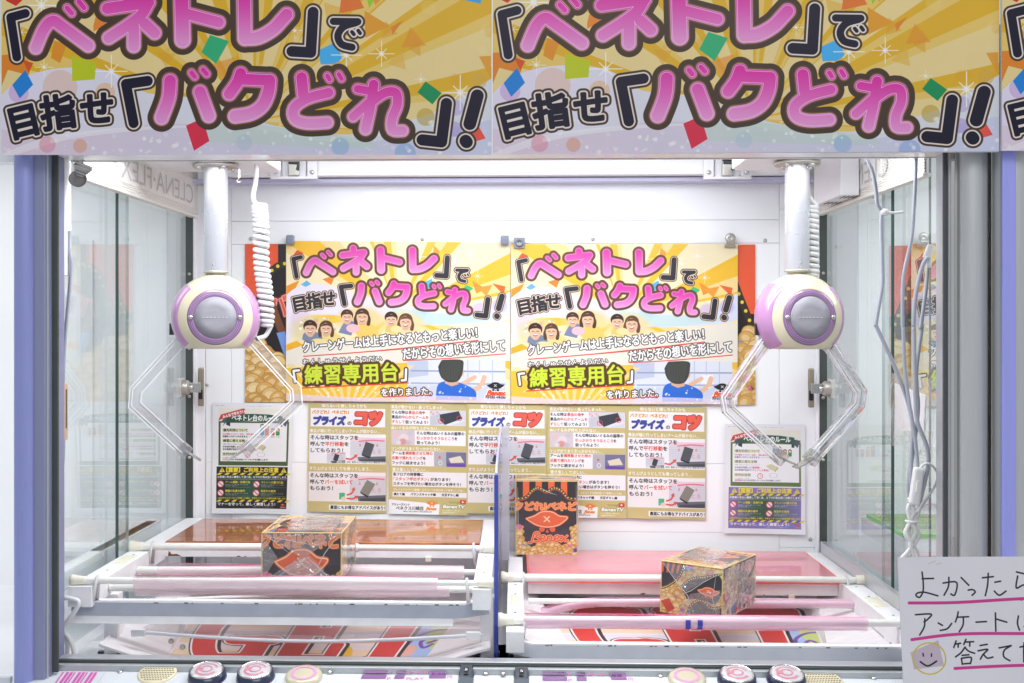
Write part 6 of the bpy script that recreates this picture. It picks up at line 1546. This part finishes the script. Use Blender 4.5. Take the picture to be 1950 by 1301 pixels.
def z8(p): return [(1400 + a / 3.545, 940 + c / 3.545) for a, c in p]
bd = tag(empty('cable_bundle', P(1737, 1000, .04)), 'white cable bundle tied in the middle, hanging just above the handwritten sign', 'cable')
for i, q in enumerate([[(1170, 30), (1200, 110), (1180, 190), (1155, 260), (1190, 350), (1130, 430)], [(1225, 40), (1240, 120), (1210, 190), (1240, 290), (1160, 400), (1120, 440)], [(1310, 10), (1250, 90), (1195, 180), (1170, 270), (1225, 390), (1235, 440)], [(1190, 60), (1165, 100), (1185, 190), (1215, 260), (1180, 340), (1215, 440)], [(1215, 100), (1185, 150), (1200, 190), (1150, 250), (1160, 300), (1200, 330)]]):
    w = smoothpts([P(a, c, .035 + .005 * (i % 3)) for a, c in z8(q)], 5); b = MB(); b.tube(w, .0034, 8); part(b, 'cable_loop', M_cable, bd)
b = MB(); c = P(1738, 993, .035); b.lathe([(.010, -.002), (.0115, 0), (.010, .002)], 16, Matrix.Translation(c + Vector((0, .004, 0)))); part(b, 'wire_tie', M_cable, bd)
cable('side_cable', [(132, 440), (131, 470), (135, 500), (133, 545), (128, 600), (123, 660), (120, 730), (121, 840), (118, 900), (114, 960), (116, 1025), (119, 1060), (113, 1090)], .0034, M_gcable, 'grey cable running down inside the left post', None, .03)
cable('side_cable', [(112, 1138), (135, 1140), (150, 1148), (135, 1175), (114, 1197)], .004, M_cable, 'white cable loop crossing the end of the front beam', None, .02)
cable('side_cable', [(113, 1198), (128, 1225), (124, 1262), (115, 1280)], .004, M_cable, 'white cable curving down at the lower left corner, inner of two', None, .035)
cable('side_cable', [(114, 1196), (134, 1220), (142, 1256), (138, 1290)], .004, M_cable, 'white cable curving down at the lower left corner, outer of two', None, .03)
# bag with a white card taped to the right glass
bg = tag(empty('clear_bag', (XR - .008, .15, -.15)), 'clear plastic bag with a white card, taped to the right glass', 'bag')
X = XR - .006
def gq(p): return [PX(1400 + a / 3.545, 600 + c / 3.545, X) for a, c in p]
q4 = gq([(1060, 388), (1365, 440), (1362, 970), (1058, 880)])
b = MB(); b.grid(lambda u, v: (q4[0] * (1 - u) + q4[1] * u) * (1 - v) + (q4[3] * (1 - u) + q4[2] * u) * v + Vector((-.004 - .003 * math.sin(u * 5 + v * 3), 0, 0)), 12, 12); part(b, 'bag_film', M_bag, bg)
X = XR - .0045; q4b = gq([(1076, 462), (1285, 545), (1272, 790), (1085, 775)])
b = MB(); b.hexa(q4b, [p + Vector((.002, 0, 0)) for p in q4b]); part(b, 'white_card', M_paper, bg)

# ------------------------------------------------------------------ banners across the front
M_ban = print_mat('banner_print', art_banner(), .4, coat=0, grain=.05, spec=.25)
def banner(q, label, Y=-.10, tail=0):
    tl, tr, br, bl = [P(a, c, Y) for a, c in q]; org = (tl + br) / 2
    o = tag(empty('front_banner', org), label, 'banner', 'yellow front banners')
    b = MB(); b.grid(lambda u, v: (tl * (1 - u) + tr * u) * (1 - v) + (bl * (1 - u) + br * u) * v - org + Vector((0, .0012 * math.sin(u * 9), 0)), 24, 8); b.build('printed_face', M_ban, o)
    b = MB(); x0, x1, za, zb_ = bl.x - org.x, br.x - org.x, bl.z - org.z, tl.z - org.z
    b.box(x0 + .0005, x1 - .0005, .003, .007, za + .0005, zb_); b.build('backing_board', M_white, o)
    return o
banner([(3, -59), (936.4, -59), (936.4, 295), (3, 295)], 'yellow banner with pink lettering across the top, its left edge in view')
banner([(938, -66), (1903, -66), (1903, 288), (938, 294)], 'yellow banner with pink lettering across the top, ending at the grey post', -.0995)
banner([(1908, -66), (2873, -66), (2873, 287), (1908, 287)], 'yellow banner of the neighbouring cabinet, only its left end in view', -.105)
b = MB(); b.box(P(937.2, 0, -.1).x - .0008, P(937.2, 0, -.1).x + .0008, -.1015, -.0985, P(937, 294, -.1).z, .6)
tag(b.build('banner_joint', M_paper), 'thin white joint between the two yellow banners', 'strip')
# ------------------------------------------------------------------ handwritten sign
M_sg = print_mat('sign_print', art_sign(), .5)
q4 = [P(1709, 1062, -.135), P(2122, 1061, -.135), P(2126, 1306, -.135), P(1719, 1306, -.135)]; org = sum(q4, Vector()) / 4
sg = tag(empty('handwritten_sign', org), 'handwritten white sign with pink underlines and a smiley, in front of the right post', 'sign')
b = MB(); b.grid(lambda u, v: (q4[0] * (1 - u) + q4[1] * u) * (1 - v) + (q4[3] * (1 - u) + q4[2] * u) * v - org + Vector((0, .004 * math.sin(u * 4) - .003 * v, 0)), 14, 8); b.build('paper_face', M_sg, sg)
b = MB(); b.grid(lambda u, v: (q4[0] * (1 - u) + q4[1] * u) * (1 - v) + (q4[3] * (1 - u) + q4[2] * u) * v - org + Vector((0, .0015 + .004 * math.sin(u * 4) - .003 * v, 0)), 14, 8); b.build('card_back', M_paper, sg)
